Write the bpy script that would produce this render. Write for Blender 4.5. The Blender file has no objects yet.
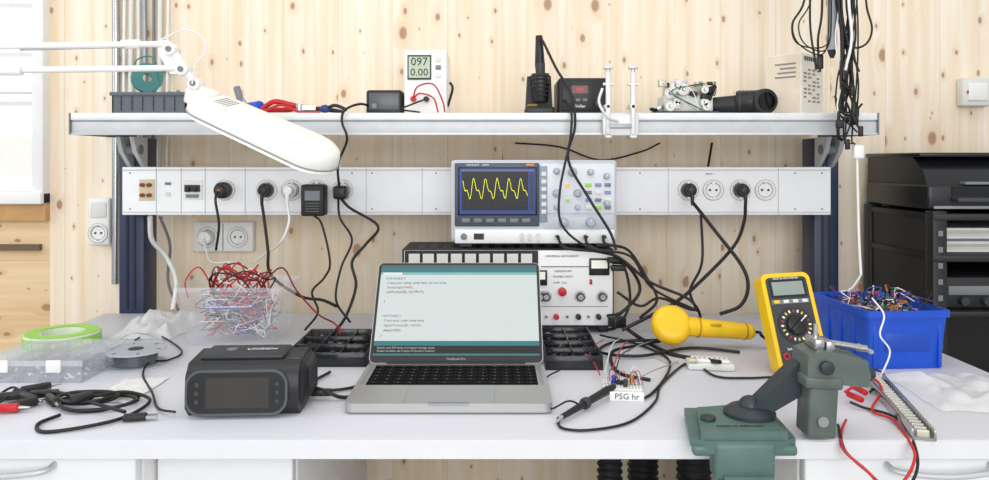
import bpy,bmesh,math,random
from mathutils import Vector,Matrix,Euler,noise
random.seed(7)
F=739.;CX=494.5;HY=161.;CZ=1.118;DZ=.75;SZ=1.222
def P(px,py,d): return Vector(((px-CX)*d/F,d,CZ-(py-HY)*d/F))
def G(px,py,h=0.0):
    d=(CZ-DZ-h)*F/(py-HY); return Vector(((px-CX)*d/F,d,DZ+h))
def XX(px,d): return (px-CX)*d/F
def ZZ(py,d): return CZ-(py-HY)*d/F
def lin(h):
    h=h.lstrip('#'); o=[]
    for i in (0,2,4):
        c=int(h[i:i+2],16)/255; o.append(c/12.92 if c<=.04045 else ((c+.055)/1.055)**2.4)
    return (*o,1)
MC={}
def mat(name,col,rough=.5,metal=0,var=.05,scale=30,alpha=1,emit=0,bump=0,trans=0,spec=.5):
    if name in MC: return MC[name]
    m=bpy.data.materials.new(name); m.use_nodes=True; nt=m.node_tree; b=nt.nodes['Principled BSDF']
    c=lin(col)
    tc=nt.nodes.new('ShaderNodeTexCoord'); nz=nt.nodes.new('ShaderNodeTexNoise'); nz.inputs['Scale'].default_value=scale; nz.inputs['Detail'].default_value=4
    nt.links.new(tc.outputs['Object'],nz.inputs['Vector'])
    r=nt.nodes.new('ShaderNodeValToRGB')
    r.color_ramp.elements[0].position=.3; r.color_ramp.elements[1].position=.7
    r.color_ramp.elements[0].color=tuple(x*(1-var) for x in c[:3])+(1,)
    r.color_ramp.elements[1].color=tuple(min(1,x*(1+var)) for x in c[:3])+(1,)
    nt.links.new(nz.outputs['Fac'],r.inputs['Fac'])
    if name.startswith('scr'): b.inputs['Base Color'].default_value=(.012,.012,.014,1); spec=.3
    else: nt.links.new(r.outputs['Color'],b.inputs['Base Color'])
    b.inputs['Roughness'].default_value=rough; b.inputs['Metallic'].default_value=metal; b.inputs['Alpha'].default_value=alpha
    b.inputs['Transmission Weight'].default_value=trans; b.inputs['Specular IOR Level'].default_value=spec
    if emit: 
        nt.links.new(r.outputs['Color'],b.inputs['Emission Color']); b.inputs['Emission Strength'].default_value=emit
    if bump:
        bp=nt.nodes.new('ShaderNodeBump'); bp.inputs['Strength'].default_value=bump; bp.inputs['Distance'].default_value=.002
        nt.links.new(nz.outputs['Fac'],bp.inputs['Height']); nt.links.new(bp.outputs['Normal'],b.inputs['Normal'])
    MC[name]=m; return m
def woodmat(name,horizontal=False,light='F9EFDF',dark='EDD9BA',bw=7.0):
    m=bpy.data.materials.new(name); m.use_nodes=True; nt=m.node_tree; N=nt.nodes; L=nt.links; b=N['Principled BSDF']
    def math_(op,a,b2=None,c=None):
        n=N.new('ShaderNodeMath'); n.operation=op
        for i,v in enumerate((a,b2,c)):
            if v is None: continue
            if isinstance(v,(int,float)): n.inputs[i].default_value=v
            else: L.new(v,n.inputs[i])
        return n.outputs[0]
    def comb(x,y,z=0):
        n=N.new('ShaderNodeCombineXYZ')
        for i,v in enumerate((x,y,z)):
            if isinstance(v,(int,float)): n.inputs[i].default_value=v
            else: L.new(v,n.inputs[i])
        return n.outputs[0]
    def mix(fac,a,b2):
        n=N.new('ShaderNodeMix'); n.data_type='RGBA'
        for s,v in ((0,fac),(6,a),(7,b2)):
            if isinstance(v,(int,float,tuple)): n.inputs[s].default_value=v
            else: L.new(v,n.inputs[s])
        return n.outputs[2]
    def knots(x,z,v,sx,sz,big,off):
        vo=N.new('ShaderNodeTexVoronoi'); vo.voronoi_dimensions='2D'; vo.inputs['Scale'].default_value=1
        zo=math_('ADD',math_('MULTIPLY',z,sz),math_('ADD',math_('MULTIPLY',v,7.3),off))
        L.new(comb(math_('MULTIPLY',x,sx),zo),vo.inputs['Vector'])
        sc=N.new('ShaderNodeSeparateColor'); L.new(vo.outputs['Color'],sc.inputs[0])
        thr=math_('ADD',math_('MULTIPLY',math_('POWER',sc.outputs[0],1.5),big),.004)
        q=math_('DIVIDE',vo.outputs['Distance'],thr)
        o=[]
        for a,bb in ((.7,1.15),(.8,3.2)):
            mr=N.new('ShaderNodeMapRange'); mr.inputs[1].default_value=a; mr.inputs[2].default_value=bb; mr.inputs[3].default_value=1; mr.inputs[4].default_value=0; L.new(q,mr.inputs[0]); o.append(mr.outputs[0])
        return o
    tc=N.new('ShaderNodeTexCoord'); sp=N.new('ShaderNodeSeparateXYZ'); L.new(tc.outputs['Object'],sp.inputs[0])
    x,z=(sp.outputs[2],sp.outputs[0]) if horizontal else (sp.outputs[0],sp.outputs[2])
    bx=math_('MULTIPLY',x,bw); fl=math_('FLOOR',bx); fr=math_('FRACT',bx)
    wn=N.new('ShaderNodeTexWhiteNoise'); wn.noise_dimensions='1D'; L.new(fl,wn.inputs['W']); v=wn.outputs['Value']
    k1,h1=knots(x,z,v,8.0,5.0,.090,0); k2,h2=knots(x,z,v,12.0,6.5,.060,31.7)
    kk=math_('MAXIMUM',k1,k2); hh=math_('MAXIMUM',h1,h2)
    gx=math_('ADD',math_('MULTIPLY',x,42),math_('ADD',math_('MULTIPLY',v,31),math_('MULTIPLY',hh,1.2)))
    nz=N.new('ShaderNodeTexNoise'); nz.inputs['Scale'].default_value=1; nz.inputs['Detail'].default_value=5; nz.inputs['Distortion'].default_value=.5
    L.new(comb(gx,math_('MULTIPLY',z,1.5)),nz.inputs['Vector'])
    nf=N.new('ShaderNodeTexNoise'); nf.inputs['Scale'].default_value=1; nf.inputs['Detail'].default_value=3
    L.new(comb(math_('MULTIPLY',x,300),math_('MULTIPLY',z,6)),nf.inputs['Vector'])
    g=N.new('ShaderNodeMapRange'); g.inputs[1].default_value=.35; g.inputs[2].default_value=.7; L.new(nz.outputs['Fac'],g.inputs[0])
    c=mix(g.outputs[0],lin(light),lin(dark))
    c=mix(math_('MULTIPLY',nf.outputs['Fac'],.15),c,lin('D2B48C'))
    c=mix(math_('MULTIPLY',v,.26),c,lin('E6CDAA'))
    c=mix(math_('MULTIPLY',hh,.26),c,lin('C99A68'))
    c=mix(math_('MULTIPLY',kk,.70),c,lin('946644'))
    seam=math_('LESS_THAN',fr,.010)
    c=mix(math_('MULTIPLY',seam,.28),c,lin('9A7C58'))
    L.new(c,b.inputs['Base Color']); b.inputs['Roughness'].default_value=.6; b.inputs['Specular IOR Level'].default_value=.3
    return m

class B:
    def __init__(s,name,M=None):
        s.name=name; s.bm=bmesh.new(); s.mats=[]; s.M=M or Matrix.Identity(4)
    def mi(s,m):
        if m not in s.mats: s.mats.append(m)
        return s.mats.index(m)
    def add(s,bm,m,M=None,recalc=True):
        if recalc: bmesh.ops.recalc_face_normals(bm,faces=bm.faces)
        i=s.mi(m)
        for f in bm.faces: f.material_index=i; f.smooth=True
        for e in bm.edges:
            if len(e.link_faces)==2 and e.calc_face_angle(0)>.86: e.smooth=False
        bm.transform(s.M@(M or Matrix.Identity(4)))
        me=bpy.data.meshes.new('t'); bm.to_mesh(me); bm.free(); s.bm.from_mesh(me); bpy.data.meshes.remove(me)
    def box(s,lo,hi,m,bev=0,seg=2,M=None):
        bm=bmesh.new(); bmesh.ops.create_cube(bm,size=1)
        lo=Vector(lo);hi=Vector(hi)
        for v in bm.verts: v.co=Vector([lo[k]+(v.co[k]+.5)*(hi[k]-lo[k]) for k in range(3)])
        if bev: bmesh.ops.bevel(bm,geom=bm.edges[:],offset=bev,segments=seg,profile=.5,affect='EDGES')
        s.add(bm,m,M)
    def cbox(s,c,sz,m,bev=0,rot=None,seg=2):
        M=Matrix.Translation(Vector(c))@(Euler(rot).to_matrix().to_4x4() if rot else Matrix.Identity(4))
        h=Vector(sz)/2; s.box(-h,h,m,bev,seg,M)
    def cyl(s,p0,p1,r0,m,r1=None,n=24,bev=0):
        p0=Vector(p0);p1=Vector(p1); r1=r0 if r1 is None else r1; d=p1-p0; L=d.length
        bm=bmesh.new(); bmesh.ops.create_cone(bm,cap_ends=True,segments=n,radius1=r0,radius2=r1,depth=L)
        if bev:
            bmesh.ops.bevel(bm,geom=[e for e in bm.edges if any(len(f.verts)>4 for f in e.link_faces)],offset=bev,segments=2,profile=.5,affect='EDGES')
        M=Matrix.Translation((p0+p1)/2)@d.to_track_quat('Z','Y').to_matrix().to_4x4()
        s.add(bm,m,M)
    def lathe(s,prof,m,M=None,n=32):
        bm=bmesh.new(); rings=[]
        for r,z in prof:
            if r<1e-6: rings.append([bm.verts.new((0,0,z))])
            else: rings.append([bm.verts.new((r*math.cos(2*math.pi*k/n),r*math.sin(2*math.pi*k/n),z)) for k in range(n)])
        for a,b in zip(rings,rings[1:]):
            for k in range(n):
                q=[a[k%len(a)],a[(k+1)%n%len(a)],b[(k+1)%n%len(b)],b[k%len(b)]]
                u=[]
                for v in q:
                    if v not in u: u.append(v)
                if len(u)>2: bm.faces.new(u)
        s.add(bm,m,M)
    def ball(s,c,r,m,sc=(1,1,1),M=None):
        bm=bmesh.new(); bmesh.ops.create_uvsphere(bm,u_segments=16,v_segments=10,radius=r)
        s.add(bm,m,Matrix.Translation(Vector(c))@(M or Matrix.Identity(4))@Matrix.Diagonal((*sc,1)))
    def prism(s,pts,ext,m,bev=0,M=None,seg=2):
        bm=bmesh.new(); a=[bm.verts.new(p) for p in pts]; e=Vector(ext)
        b=[bm.verts.new(Vector(p)+e) for p in pts]
        bm.faces.new(a); bm.faces.new(b[::-1]); n=len(pts)
        for k in range(n): bm.faces.new((a[k],a[(k+1)%n],b[(k+1)%n],b[k]))
        if bev:
            bmesh.ops.bevel(bm,geom=[e2 for e2 in bm.edges if e2.calc_face_angle(0)>.7],offset=bev,segments=seg,profile=.5,affect='EDGES')
        s.add(bm,m,M)
    def tube(s,pts,r,m,k=8,n=6,straight=False,close=False,r1=None):
        pts=[Vector(p) for p in pts]
        if straight: path=pts
        else:
            path=[]; N=len(pts)
            for i in range(N if close else N-1):
                if close: p0,p1,p2,p3=pts[i-1],pts[i],pts[(i+1)%N],pts[(i+2)%N]
                else:
                    p1,p2=pts[i],pts[i+1]; p0=pts[i-1] if i else p1*2-p2; p3=pts[i+2] if i+2<N else p2*2-p1
                for j in range(n):
                    t=j/n; path.append(.5*((2*p1)+(p2-p0)*t+(2*p0-5*p1+4*p2-p3)*t*t+(3*p1-p0-3*p2+p3)*t**3))
            if not close: path.append(pts[-1])
        bm=bmesh.new(); rings=[]; up=None; Np=len(path)
        for i,p in enumerate(path):
            t=(path[(i+1)%Np]-path[i-1]) if close else (path[min(i+1,Np-1)]-path[max(i-1,0)])
            if t.length<1e-9: t=Vector((0,0,1))
            t.normalize()
            if up is None: up=Vector((0,0,1)) if abs(t.z)<.9 else Vector((1,0,0))
            up=(up-t*up.dot(t)); 
            if up.length<1e-6: up=t.orthogonal()
            up.normalize(); sd=t.cross(up)
            rr=r if r1 is None else r+(r1-r)*i/(Np-1)
            rings.append([bm.verts.new(p+up*rr*math.cos(2*math.pi*q/k)+sd*rr*math.sin(2*math.pi*q/k)) for q in range(k)])
        for a,b in (zip(rings,rings[1:]+rings[:1]) if close else zip(rings,rings[1:])):
            for q in range(k): bm.faces.new((a[q],a[(q+1)%k],b[(q+1)%k],b[q]))
        if not close: bm.faces.new(rings[0]); bm.faces.new(rings[-1])
        s.add(bm,m)
    def text(s,t,size,m,M,align='CENTER'):
        cu=bpy.data.curves.new('tx','FONT'); cu.body=t; cu.size=size; cu.extrude=.0002; cu.align_x=align; cu.align_y='CENTER'; cu.resolution_u=2
        ob=bpy.data.objects.new('tx',cu); bpy.context.scene.collection.objects.link(ob); bpy.context.view_layer.update()
        me=bpy.data.meshes.new_from_object(ob.evaluated_get(bpy.context.evaluated_depsgraph_get()))
        bm=bmesh.new(); bm.from_mesh(me); bpy.data.objects.remove(ob); bpy.data.meshes.remove(me); bpy.data.curves.remove(cu)
        s.add(bm,m,M,recalc=False)
    def grid(s,fn,nu,nv,m):
        bm=bmesh.new(); g=[[bm.verts.new(fn(i/nu,j/nv)) for j in range(nv+1)] for i in range(nu+1)]
        for i in range(nu):
            for j in range(nv): bm.faces.new((g[i][j],g[i+1][j],g[i+1][j+1],g[i][j+1]))
        s.add(bm,m)
    def done(s):
        me=bpy.data.meshes.new(s.name); s.bm.to_mesh(me); s.bm.free()
        for m in s.mats: me.materials.append(m)
        xs=[v.co for v in me.vertices]
        c=Vector(((min(v.x for v in xs)+max(v.x for v in xs))/2,(min(v.y for v in xs)+max(v.y for v in xs))/2,min(v.z for v in xs)))
        me.transform(Matrix.Translation(-c))
        ob=bpy.data.objects.new(s.name,me); ob.location=c; bpy.context.scene.collection.objects.link(ob); return ob
RX=Matrix.Rotation(math.pi/2,4,'X')
def face(x,y,z): return Matrix.Translation((x,y,z))@RX
T=Matrix.Translation
def RZ(a): return Matrix.Rotation(math.radians(a),4,'Z')

# ---------- materials
WOOD=woodmat('pine_panel'); WOODH=woodmat('pine_rail',True,'EBD3AC','D9B483')
DESK=mat('desk_laminate','CFD0D7',.45,var=.02,scale=3)
EDGE=mat('desk_edge','E0E1E4',.4,var=.02)
ALU=mat('aluminium','C9CCCE',.35,.25,.03); ALUD=mat('aluminium_dark','9EA2A5',.4,.5)
STEEL=mat('steel','B8BABC',.25,.9); CHROME=mat('chrome','D8D8D8',.15,1)
WHITE=mat('white_plastic','EDEDEB',.4,var=.02); OFFW=mat('offwhite_plastic','DCDCD6',.45,var=.02); DUCT=mat('duct_white','F4F5F6',.4,var=.015)
NAVY=mat('navy_paint','1D2A4A',.4); BLACK=mat('black_plastic','141416',.4); BLK2=mat('soft_black','1E1E21',.55); DGREY=mat('dark_grey','33363A',.5); GREY=mat('mid_grey','777B80',.5)
LINE=mat('joint_grey','A9ADB0',.5)
RUB=mat('black_rubber','0F0F11',.5); RED=mat('red_plastic','C01C20',.4); BLUE=mat('blue_plastic','1550C4',.35,var=.08); YEL=mat('yellow_plastic','F2C512',.4)
ORANGE=mat('orange_plastic','E07A28',.4); GREEN=mat('green_plastic','2E8B4A',.4); LGREEN=mat('lime_label','93D54A',.4); TEAL=mat('teal_plastic','2C7C7A',.4)
VISE=mat('vise_grey_green_enamel','59645F',.45,.1,.10,40,bump=.2); VISEC=mat('clamp_teal_enamel','55706A',.45,.1,.10,40,bump=.2); VISED=mat('vise_dark','3A4246',.45,.5)
CARD=mat('cardboard','E6D9C4',.8,var=.06); CARDW=mat('carton_white','ECE6DA',.7)
CLEAR=mat('clear_plastic','E4E8F2',.15,alpha=.20); CLEARD=mat('smoke_plastic','2A2C30',.2,alpha=.75); BAG=mat('bag_film','F2F3F6',.12,alpha=.28); BAGW=mat('milky_film','F4F4F4',.3,alpha=.55)
SCR=mat('dark_glass','08090B',.08); TXT=mat('print_dark','2A2A2E',.6); TXTW=mat('print_white','F0F0F0',.6)
LAPT=mat('laptop_aluminium','B6B5B4',.38,.55,.02); COPPER=mat('copper','B87333',.3,.9)
WHCORD=mat('white_cord','E8E8E6',.45)
PCB=mat('pcb_green','1F5A34',.4); BEIGE=mat('beige_metal','CFC8B4',.4,.3)
WIRES=[RED,BLACK,mat('w_white','E8E8E8',.5),mat('w_blue','2A55B8',.5),mat('w_green','2E8A50',.5),mat('w_yellow','D8B030',.5),mat('w_purple','5A3C8A',.5),mat('w_orange','C86A28',.5),mat('w_grey','9A9A9E',.5),RED]

# ---------- room
WY=1.93
b=B('wall_back'); wx=XX(50,WY); sill=ZZ(192,WY)
b.box((wx,WY,0),(3.2,WY+.12,2.7),WOOD); b.done()
b=B('wall_left_section'); b.box((-3.2,WY,0),(wx,WY+.12,sill-.03),WOODH)
b.done()
b=B('floor'); b.box((-3.2,-2,-.05),(3.2,WY+.12,0),mat('floor_grey','B4B3B0',.5,var=.08,scale=8)); b.done()
b=B('window_1')
b.box((wx-.030,WY-.03,sill-.03),(wx,WY+.1,2.7),WHITE,.003)
b.box((-3.2,WY-.04,sill-.03),(wx,WY+.1,sill),WHITE,.003)
b.box((-3.2,WY-.02,ZZ(93,WY)),(wx-.030,WY+.03,ZZ(88,WY)+.004),WHITE)
b.box((-1.95,WY-.02,sill),(-1.88,WY+.08,2.7),WHITE)
b.box((-3.2,WY+.04,sill),(wx-.030,WY+.044,2.7),mat('window_glass','F4F8FA',.02,alpha=.12))
b.done()
b=B('trim_1'); b.box((-3.2,WY-.02,sill-.075),(wx,WY,sill-.03),mat('sill_wood','C69A64',.5,var=.1),.002); 
b.box((-3.2,WY-.015,ZZ(250,WY)),(wx-.02,WY,ZZ(244,WY)),mat('dark_strip','6B5844',.5)); b.done()
b=B('exterior_building')
EX=mat('glow_render_white','F4F4F0',.8,emit=.75); EXG=mat('glow_render_grey','D5D8D6',.7,emit=.4); EXY=mat('glow_render_cream','E9E6DC',.7,emit=.5)  # emission put into the facade colours in place of sunlight on them
b.box((-9,5,0),(-1.2,5.3,6),EX)
for k in range(9): b.box((-9,4.97,.5+k*.33),(-1.2,5,.53+k*.33),EXG)
b.box((-9,4.96,1.02),(-1.2,4.99,1.30),EXY)
for k in range(7): b.box((-5.6+k*.55,4.965,.5),(-5.57+k*.55,5,3.2),EXG)
b.done()

# ---------- workbench
LX,RX_=-.94,.86
b=B('workbench')
b.box((LX,.975,.724),(RX_,1.785,.75),DESK,.0015)
b.box((LX,.9735,.7255),(RX_,.9755,.7485),EDGE)
for x0 in (XX(119,1.79),XX(814,1.79)):
    b.box((x0,1.79,0),(x0+.06,1.86,1.173),NAVY,.002)
    for q in (.018,.036): b.box((x0+q,1.7885,.76),(x0+q+.005,1.7905,1.17),BLACK)
    b.box((x0-.005,1.1,0),(x0+.06,1.86,.05),NAVY,.003)
for x0,sg in ((XX(124,1.76),1),(XX(820,1.76),1)):
    b.prism([(x0,1.72,1.1745),(x0,1.79,1.1745),(x0,1.79,1.10),(x0,1.775,1.105),(x0,1.735,1.14)],(.010,0,0),ALU,.002)
    b.prism([(x0+.032,1.72,1.1745),(x0+.032,1.79,1.1745),(x0+.032,1.79,1.10),(x0+.032,1.775,1.105),(x0+.032,1.735,1.14)],(.010,0,0),ALU,.002)
    b.cyl((x0-.002,1.755,1.145),(x0+.044,1.755,1.145),.012,GREY)
b.done()
b=B('overhead_shelf')
sl,sr=XX(70,1.6),XX(878,1.6)
b.box((sl,1.615,SZ-.03),(sr,1.9,SZ),mat('shelf_laminate','DCDEDF',.4,var=.02),.001)
b.box((sl,1.6,SZ-.0165),(sr,1.62,SZ+.0005),mat('shelf_edge_light','E6E8E9',.35,.1),.003)
b.box((sl,1.604,SZ-.046),(sr,1.62,SZ-.0175),mat('shelf_edge_face','C6C9CB',.4,.1),.002)
b.box((sl,1.602,SZ-.047),(sr,1.63,SZ-.043),ALU)
b.box((sl-.003,1.6,SZ-.047),(sl,1.9,SZ),GREY); b.box((sr,1.6,SZ-.047),(sr+.003,1.9,SZ),GREY)
b.done()

def schuko(b,x,y,z,r=.019):
    M=face(x,y-.0006,z)
    b.lathe([(r+.004,-.0004),(r+.004,.003),(r+.001,.004),(r,.0035),(r-.0015,0.0002),(0,.0002)],WHITE,M)
    b.lathe([(r+.0045,.0031),(r+.0052,.0031),(r+.0052,.0036),(r+.0045,.0036),(r+.0045,.0031)],GREY,M)
    b.lathe([(r-.002,.0005),(r-.0030,.0005),(r-.0030,.0009),(r-.002,.0009),(r-.002,.0005)],GREY,M,24)
    for dx in (-.0075,.0075): b.cyl((x+dx,y-.0022,z),(x+dx,y-.0005,z),.0028,BLACK,n=10)
    for dz in (-1,1): b.cbox((x,y-.003,z+dz*(r-.002)),(.005,.004,.003),STEEL)
ry=1.73; rz0,rz1=ZZ(215,ry),ZZ(167,ry)
b=B('power_socket_rail')
b.box((XX(122,ry),ry,rz0),(XX(831,ry),ry+.058,rz1),DUCT,.002)
b.box((XX(122,ry),ry-.0015,rz1-.008),(XX(831,ry),ry,rz1-.0065),LINE); b.box((XX(122,ry),ry-.0015,rz0+.006),(XX(831,ry),ry,rz0+.0072),LINE)
for px in (156,181,205,245,366,422,668,778):
    b.box((XX(px,ry),ry-.001,rz0+.002),(XX(px,ry)+.0010,ry,rz1-.002),LINE)
def rx(px,py): return P(px,py,ry)
c=rx(147,190); b.cbox(c,(.036,.004,.05),mat('tan_plate','D9C8A8',.5),.001)
for dx in (-.008,.008):
    for dz in (-.012,.012): b.cyl(c+Vector((dx,-.012,dz)),c+Vector((dx,0,dz)),.0045,mat('brown_post','7A3A22',.4),n=12)
c=rx(193,190); b.cbox(c,(.045,.006,.045),WHITE,.001); b.cbox(c+Vector((0,-.004,.004)),(.036,.006,.016),DGREY,.001)
for k in (-1,1): b.cbox(c+Vector((k*.009,-.01,.002)),(.008,.01,.012),BLACK,.001)
b.cbox(c+Vector((0,-.004,-.014)),(.03,.003,.008),GREY)
c=rx(168,190); b.cyl(c+Vector((0,-.003,-.01)),c+Vector((0,0,-.01)),.006,OFFW,n=14); b.cbox(c+Vector((0,-.001,.015)),(.014,.002,.006),GREY)
for px in (225,267,292,317,343,688,713,740,765): schuko(b,XX(px,ry),ry,ZZ(190,ry))
for px in (130,352,372,436,640,795,822):
    for py in (173,209): b.cyl(P(px,py,ry-.0012),P(px,py,ry),.002,GREY,n=8)
b.text('230 V ~',.007,TXT,face(XX(710,ry),ry-.0006,ZZ(174,ry)))
b.done()
def plug(name,px,m,py=190,down=True):
    c=P(px,py,ry); b=B(name)
    b.cyl(c+Vector((0,-.004,0)),c+Vector((0,-.024,0)),.0165,m,r1=.0150,bev=.002)
    b.cyl(c+Vector((0,-.02,0)),c+Vector((0,-.04,0)),.0135,m,r1=.010,bev=.002)
    b.tube([c+Vector((0,-.032,.002)),c+Vector((0,-.038,-.014)),c+Vector((0,-.038,-.034))],.0055,m,r1=.0035)
    return b,c
b,c=plug('black_power_plug',267,BLACK)
b.tube([c+Vector((0,-.038,-.03)),P(265,225,1.67),P(268,250,1.66),P(271,275,1.66),P(300,296,1.66),P(322,300,1.64),P(336,306,1.6)],.0035,RUB); b.done()
b,c=plug('white_power_plug',292,WHITE)
b.tube([c+Vector((0,-.038,-.03)),P(289,222,1.67),P(281,242,1.67),P(268,252,1.72),P(255,262,1.8)],.003,WHCORD); b.done()
b,c=plug('black_power_plug',688,BLACK)
b.tube([c+Vector((0,-.038,-.03)),P(694,204,1.66),P(716,232,1.6),P(742,266,1.56),P(748,288,1.55),P(740,306,1.55),P(720,314,1.55)],.0038,RUB); b.done()
b,c=plug('black_power_plug',740,BLACK)
b.tube([c+Vector((0,-.038,-.03)),P(744,222,1.64),P(734,246,1.6),P(702,280,1.56),P(676,302,1.52),P(650,316,1.5),P(622,330,1.5)],.0038,RUB); b.done()
b=B('cable_gland_plug'); c=P(225,190,ry)+Vector((0,-.004,0))
b.cyl(c,c+Vector((0,-.02,0)),.019,BLACK,bev=.003); b.cyl(c+Vector((0,-.02,0)),c+Vector((0,-.034,0)),.013,DGREY,r1=.009,bev=.002); b.cyl(c+Vector((0,-.034,0)),c+Vector((0,-.038,0)),.004,COPPER)
b.tube([c+Vector((0,-.034,0)),c+Vector((-.002,-.05,-.02)),P(219,225,1.68),P(216,250,1.7)],.003,RUB); b.done()
b=B('plug_in_adapter'); c=P(317,199,ry)
b.box(c+Vector((-.027,-.045,-.037)),c+Vector((.027,-.005,.035)),BLK2,.005); b.cbox(c+Vector((0,-.0455,.01)),(.034,.001,.022),GREY)
for k in range(4): b.cbox(c+Vector((0,-.0455,-.008-k*.006)),(.03,.001,.001),GREY)
b.tube([c+Vector((0,-.03,-.036)),P(322,225,1.68),P(330,262,1.66),P(324,278,1.66),P(312,292,1.64),P(318,312,1.6),P(305,330,1.56)],.0025,RUB); b.done()
b=B('black_extension_lead'); c=P(343,192,ry)
b.cbox(c+Vector((0,-.024,0)),(.03,.036,.03),BLACK,.005)
b.tube([c+Vector((0,-.035,-.01)),P(350,208,1.66),P(378,226,1.64),P(366,244,1.64),P(352,262,1.63),P(356,286,1.6),P(345,318,1.56),P(330,336,1.5)],.0032,RUB)
b.tube([c+Vector((0,-.035,.0)),P(338,165,1.66),P(347,140,1.57),P(342,122,1.575),P(345,110,1.59),P(360,104,1.65),P(372,107,1.7)],.0028,RUB)
b.tube([c+Vector((-.005,-.03,-.01)),P(340,218,1.66),P(352,240,1.66),P(341,268,1.65),P(336,300,1.62),P(350,322,1.56)],.0026,RUB)
b.done()

for lo,hi,pys in (((193,222),(253,252),None),((88,198),(109,245),1)):
    b=B('wall_socket'); y=1.905
    a=P(*lo,y); e=P(*hi,y)
    b.box((a.x,y,e.z),(e.x,WY-.001,a.z),WHITE,.004)
    if pys is None:
        for q in (208,238):
            schuko(b,XX(q,y),y,ZZ(237,y),.021)
        b.box((XX(222.6,y),y-.001,e.z+.004),(XX(223.4,y),y,a.z-.004),GREY)
        c=P(208,237,y); b.cyl(c,c+Vector((0,-.03,0)),.017,WHITE,bev=.003); b.tube([c+Vector((0,-.03,0)),P(206,250,1.86),P(212,262,1.86),P(232,262,1.8)],.003,WHCORD)
    else:
        schuko(b,XX(98.5,y),y,ZZ(233,y),.02)
        b.cbox(P(98.5,210,y),(.042,.006,.04),OFFW,.002)
    b.done()
b=B('light_switch'); a=P(963,106,1.9); e=P(992,78,1.9)
b.box((a.x,1.9,a.z),(e.x,WY-.001,e.z),OFFW,.004); b.cbox(((a.x+e.x)/2,1.899,(a.z+e.z)/2),(.05,.006,.045),WHITE,.002)
b.cbox((a.x+.012,1.8985,(a.z+e.z)/2),(.004,.004,.008),RED); b.done()

b=B('wall_conduit')
for px,r,m,y in ((105,.0095,STEEL,1.86),(121,.004,WHCORD,1.9),(128,.006,OFFW,1.9),(136,.005,OFFW,1.9),(143,.006,ALUD,1.905),(151,.004,GREY,1.9),(158,.006,OFFW,1.905),(165,.0035,WHCORD,1.9)):
    x=XX(px,y); yy=1.915; zb=1.09 if px>110 else .8
    b.tube([(x,yy,2.3),(x+.004*math.sin(px),yy,1.8),(x,yy,1.4),(x-.002,yy,zb)],r,m)
for z in (1.35,1.62): b.box((XX(115,1.9),1.905,z),(XX(170,1.9),1.929,z+.012),GREY,.002)
b.done()
b=B('white_cable')
b.tube([P(150,217,1.76),P(152,240,1.8),P(165,255,1.83),P(176,280,1.83),P(173,310,1.8)],.006,WHCORD)
b.tube([P(160,217,1.78),P(170,245,1.85),P(168,280,1.85),P(178,310,1.8)],.0035,GREY); b.done()

# ---------- laptop
b=B('laptop',T((-.067,0,0)))
hw=.152; yf,yh=1.072,1.283; zb=.753; zt=.766
def rrect(x0,x1,y0,y1,r,n=5):
    pts=[]
    for cx,cy,a0 in ((x1-r,y1-r,0),(x0+r,y1-r,90),(x0+r,y0+r,180),(x1-r,y0+r,270)):
        for k in range(n+1):
            a=math.radians(a0+90*k/n); pts.append((cx+r*math.cos(a),cy+r*math.sin(a),0))
    return pts
b.prism([(p[0],p[1],zb) for p in rrect(-hw,hw,yf,yh,.012)],(0,0,zt-zb),LAPT,.0015)
b.box((-.13,yf+.02,.7502),(.13,yh-.02,zb+.001),BLACK)
b.box((-.03,yf-.0006,zt-.0035),(.03,yf+.006,zt+.0002),ALUD)
ky0,ky1=yf+.090,yf+.200
KEY=mat('keycap','0C0C0E',.7,spec=.12); KBD=mat('keyboard_well','050506',.8,spec=.1)
b.box((-.136,ky0,zt-.0005),(.136,ky1,zt+.0003),KBD)
rows=6; rh=(ky1-ky0-.002)/rows
for r in range(rows):
    y0=ky0+.001+r*rh; w=.270/14; xs=-.135
    if r==0:
        ws=[w]*4+[w*4.6]+[w*1.15]*2+[w]*3; 
        tot=sum(ws); ws=[q*.270/tot for q in ws]
    else: ws=[w]*14
    for q in ws:
        b.box((xs+.0010,y0+.0010,zt+.0002),(xs+q-.0010,y0+rh-.0010,zt+.0011),KEY,.0003,1); xs+=q
        b.box((xs-q/2-.0012,y0+rh/2-.001,zt+.0010),(xs-q/2+.0012,y0+rh/2+.001,zt+.0012),GREY)
for sx in (-1,1): b.box((sx*.1425-.003,ky0,zt),(sx*.1425+.003,ky1,zt+.0003),ALUD)
b.prism([(p[0],p[1],zt) for p in rrect(-.066,.066,yf+.006,yf+.084,.004)],(0,0,.0004),mat('trackpad','A9A8A8',.3,.4,.01))
b.prism([(p[0]*1.008,p[1],zt-.0001) for p in rrect(-.067,.067,yf+.005,yf+.085,.004)],(0,0,.0003),ALUD)
hy,hz=1.283,.764; top=Vector((0,1.403,.925)); dv=top-Vector((0,hy,hz)); LL=dv.length; ang=math.atan2(dv.z,dv.y)
ML=T((0,hy,hz))@Matrix.Rotation(ang,4,'X')
b.cyl((-.12,hy,hz+.001),(.12,hy,hz+.001),.005,BLACK)
b.prism([(p[0],p[1],-.0055) for p in rrect(-hw,hw,.003,LL,.010)],(0,0,.005),LAPT,.001,M=ML)
b.prism([(p[0],p[1],-.0004) for p in rrect(-hw+.0012,hw-.0012,.004,LL-.0012,.009)],(0,0,.0008),BLACK,M=ML)
SW=hw-.006; s0,s1=.017,LL-.006; SH=s1-s0
def scr(x0,x1,v0,v1,m,z=.0005): b.box((x0,s0+SH*v0,z),(x1,s0+SH*v1,z+.0002),m,M=ML)
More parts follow.
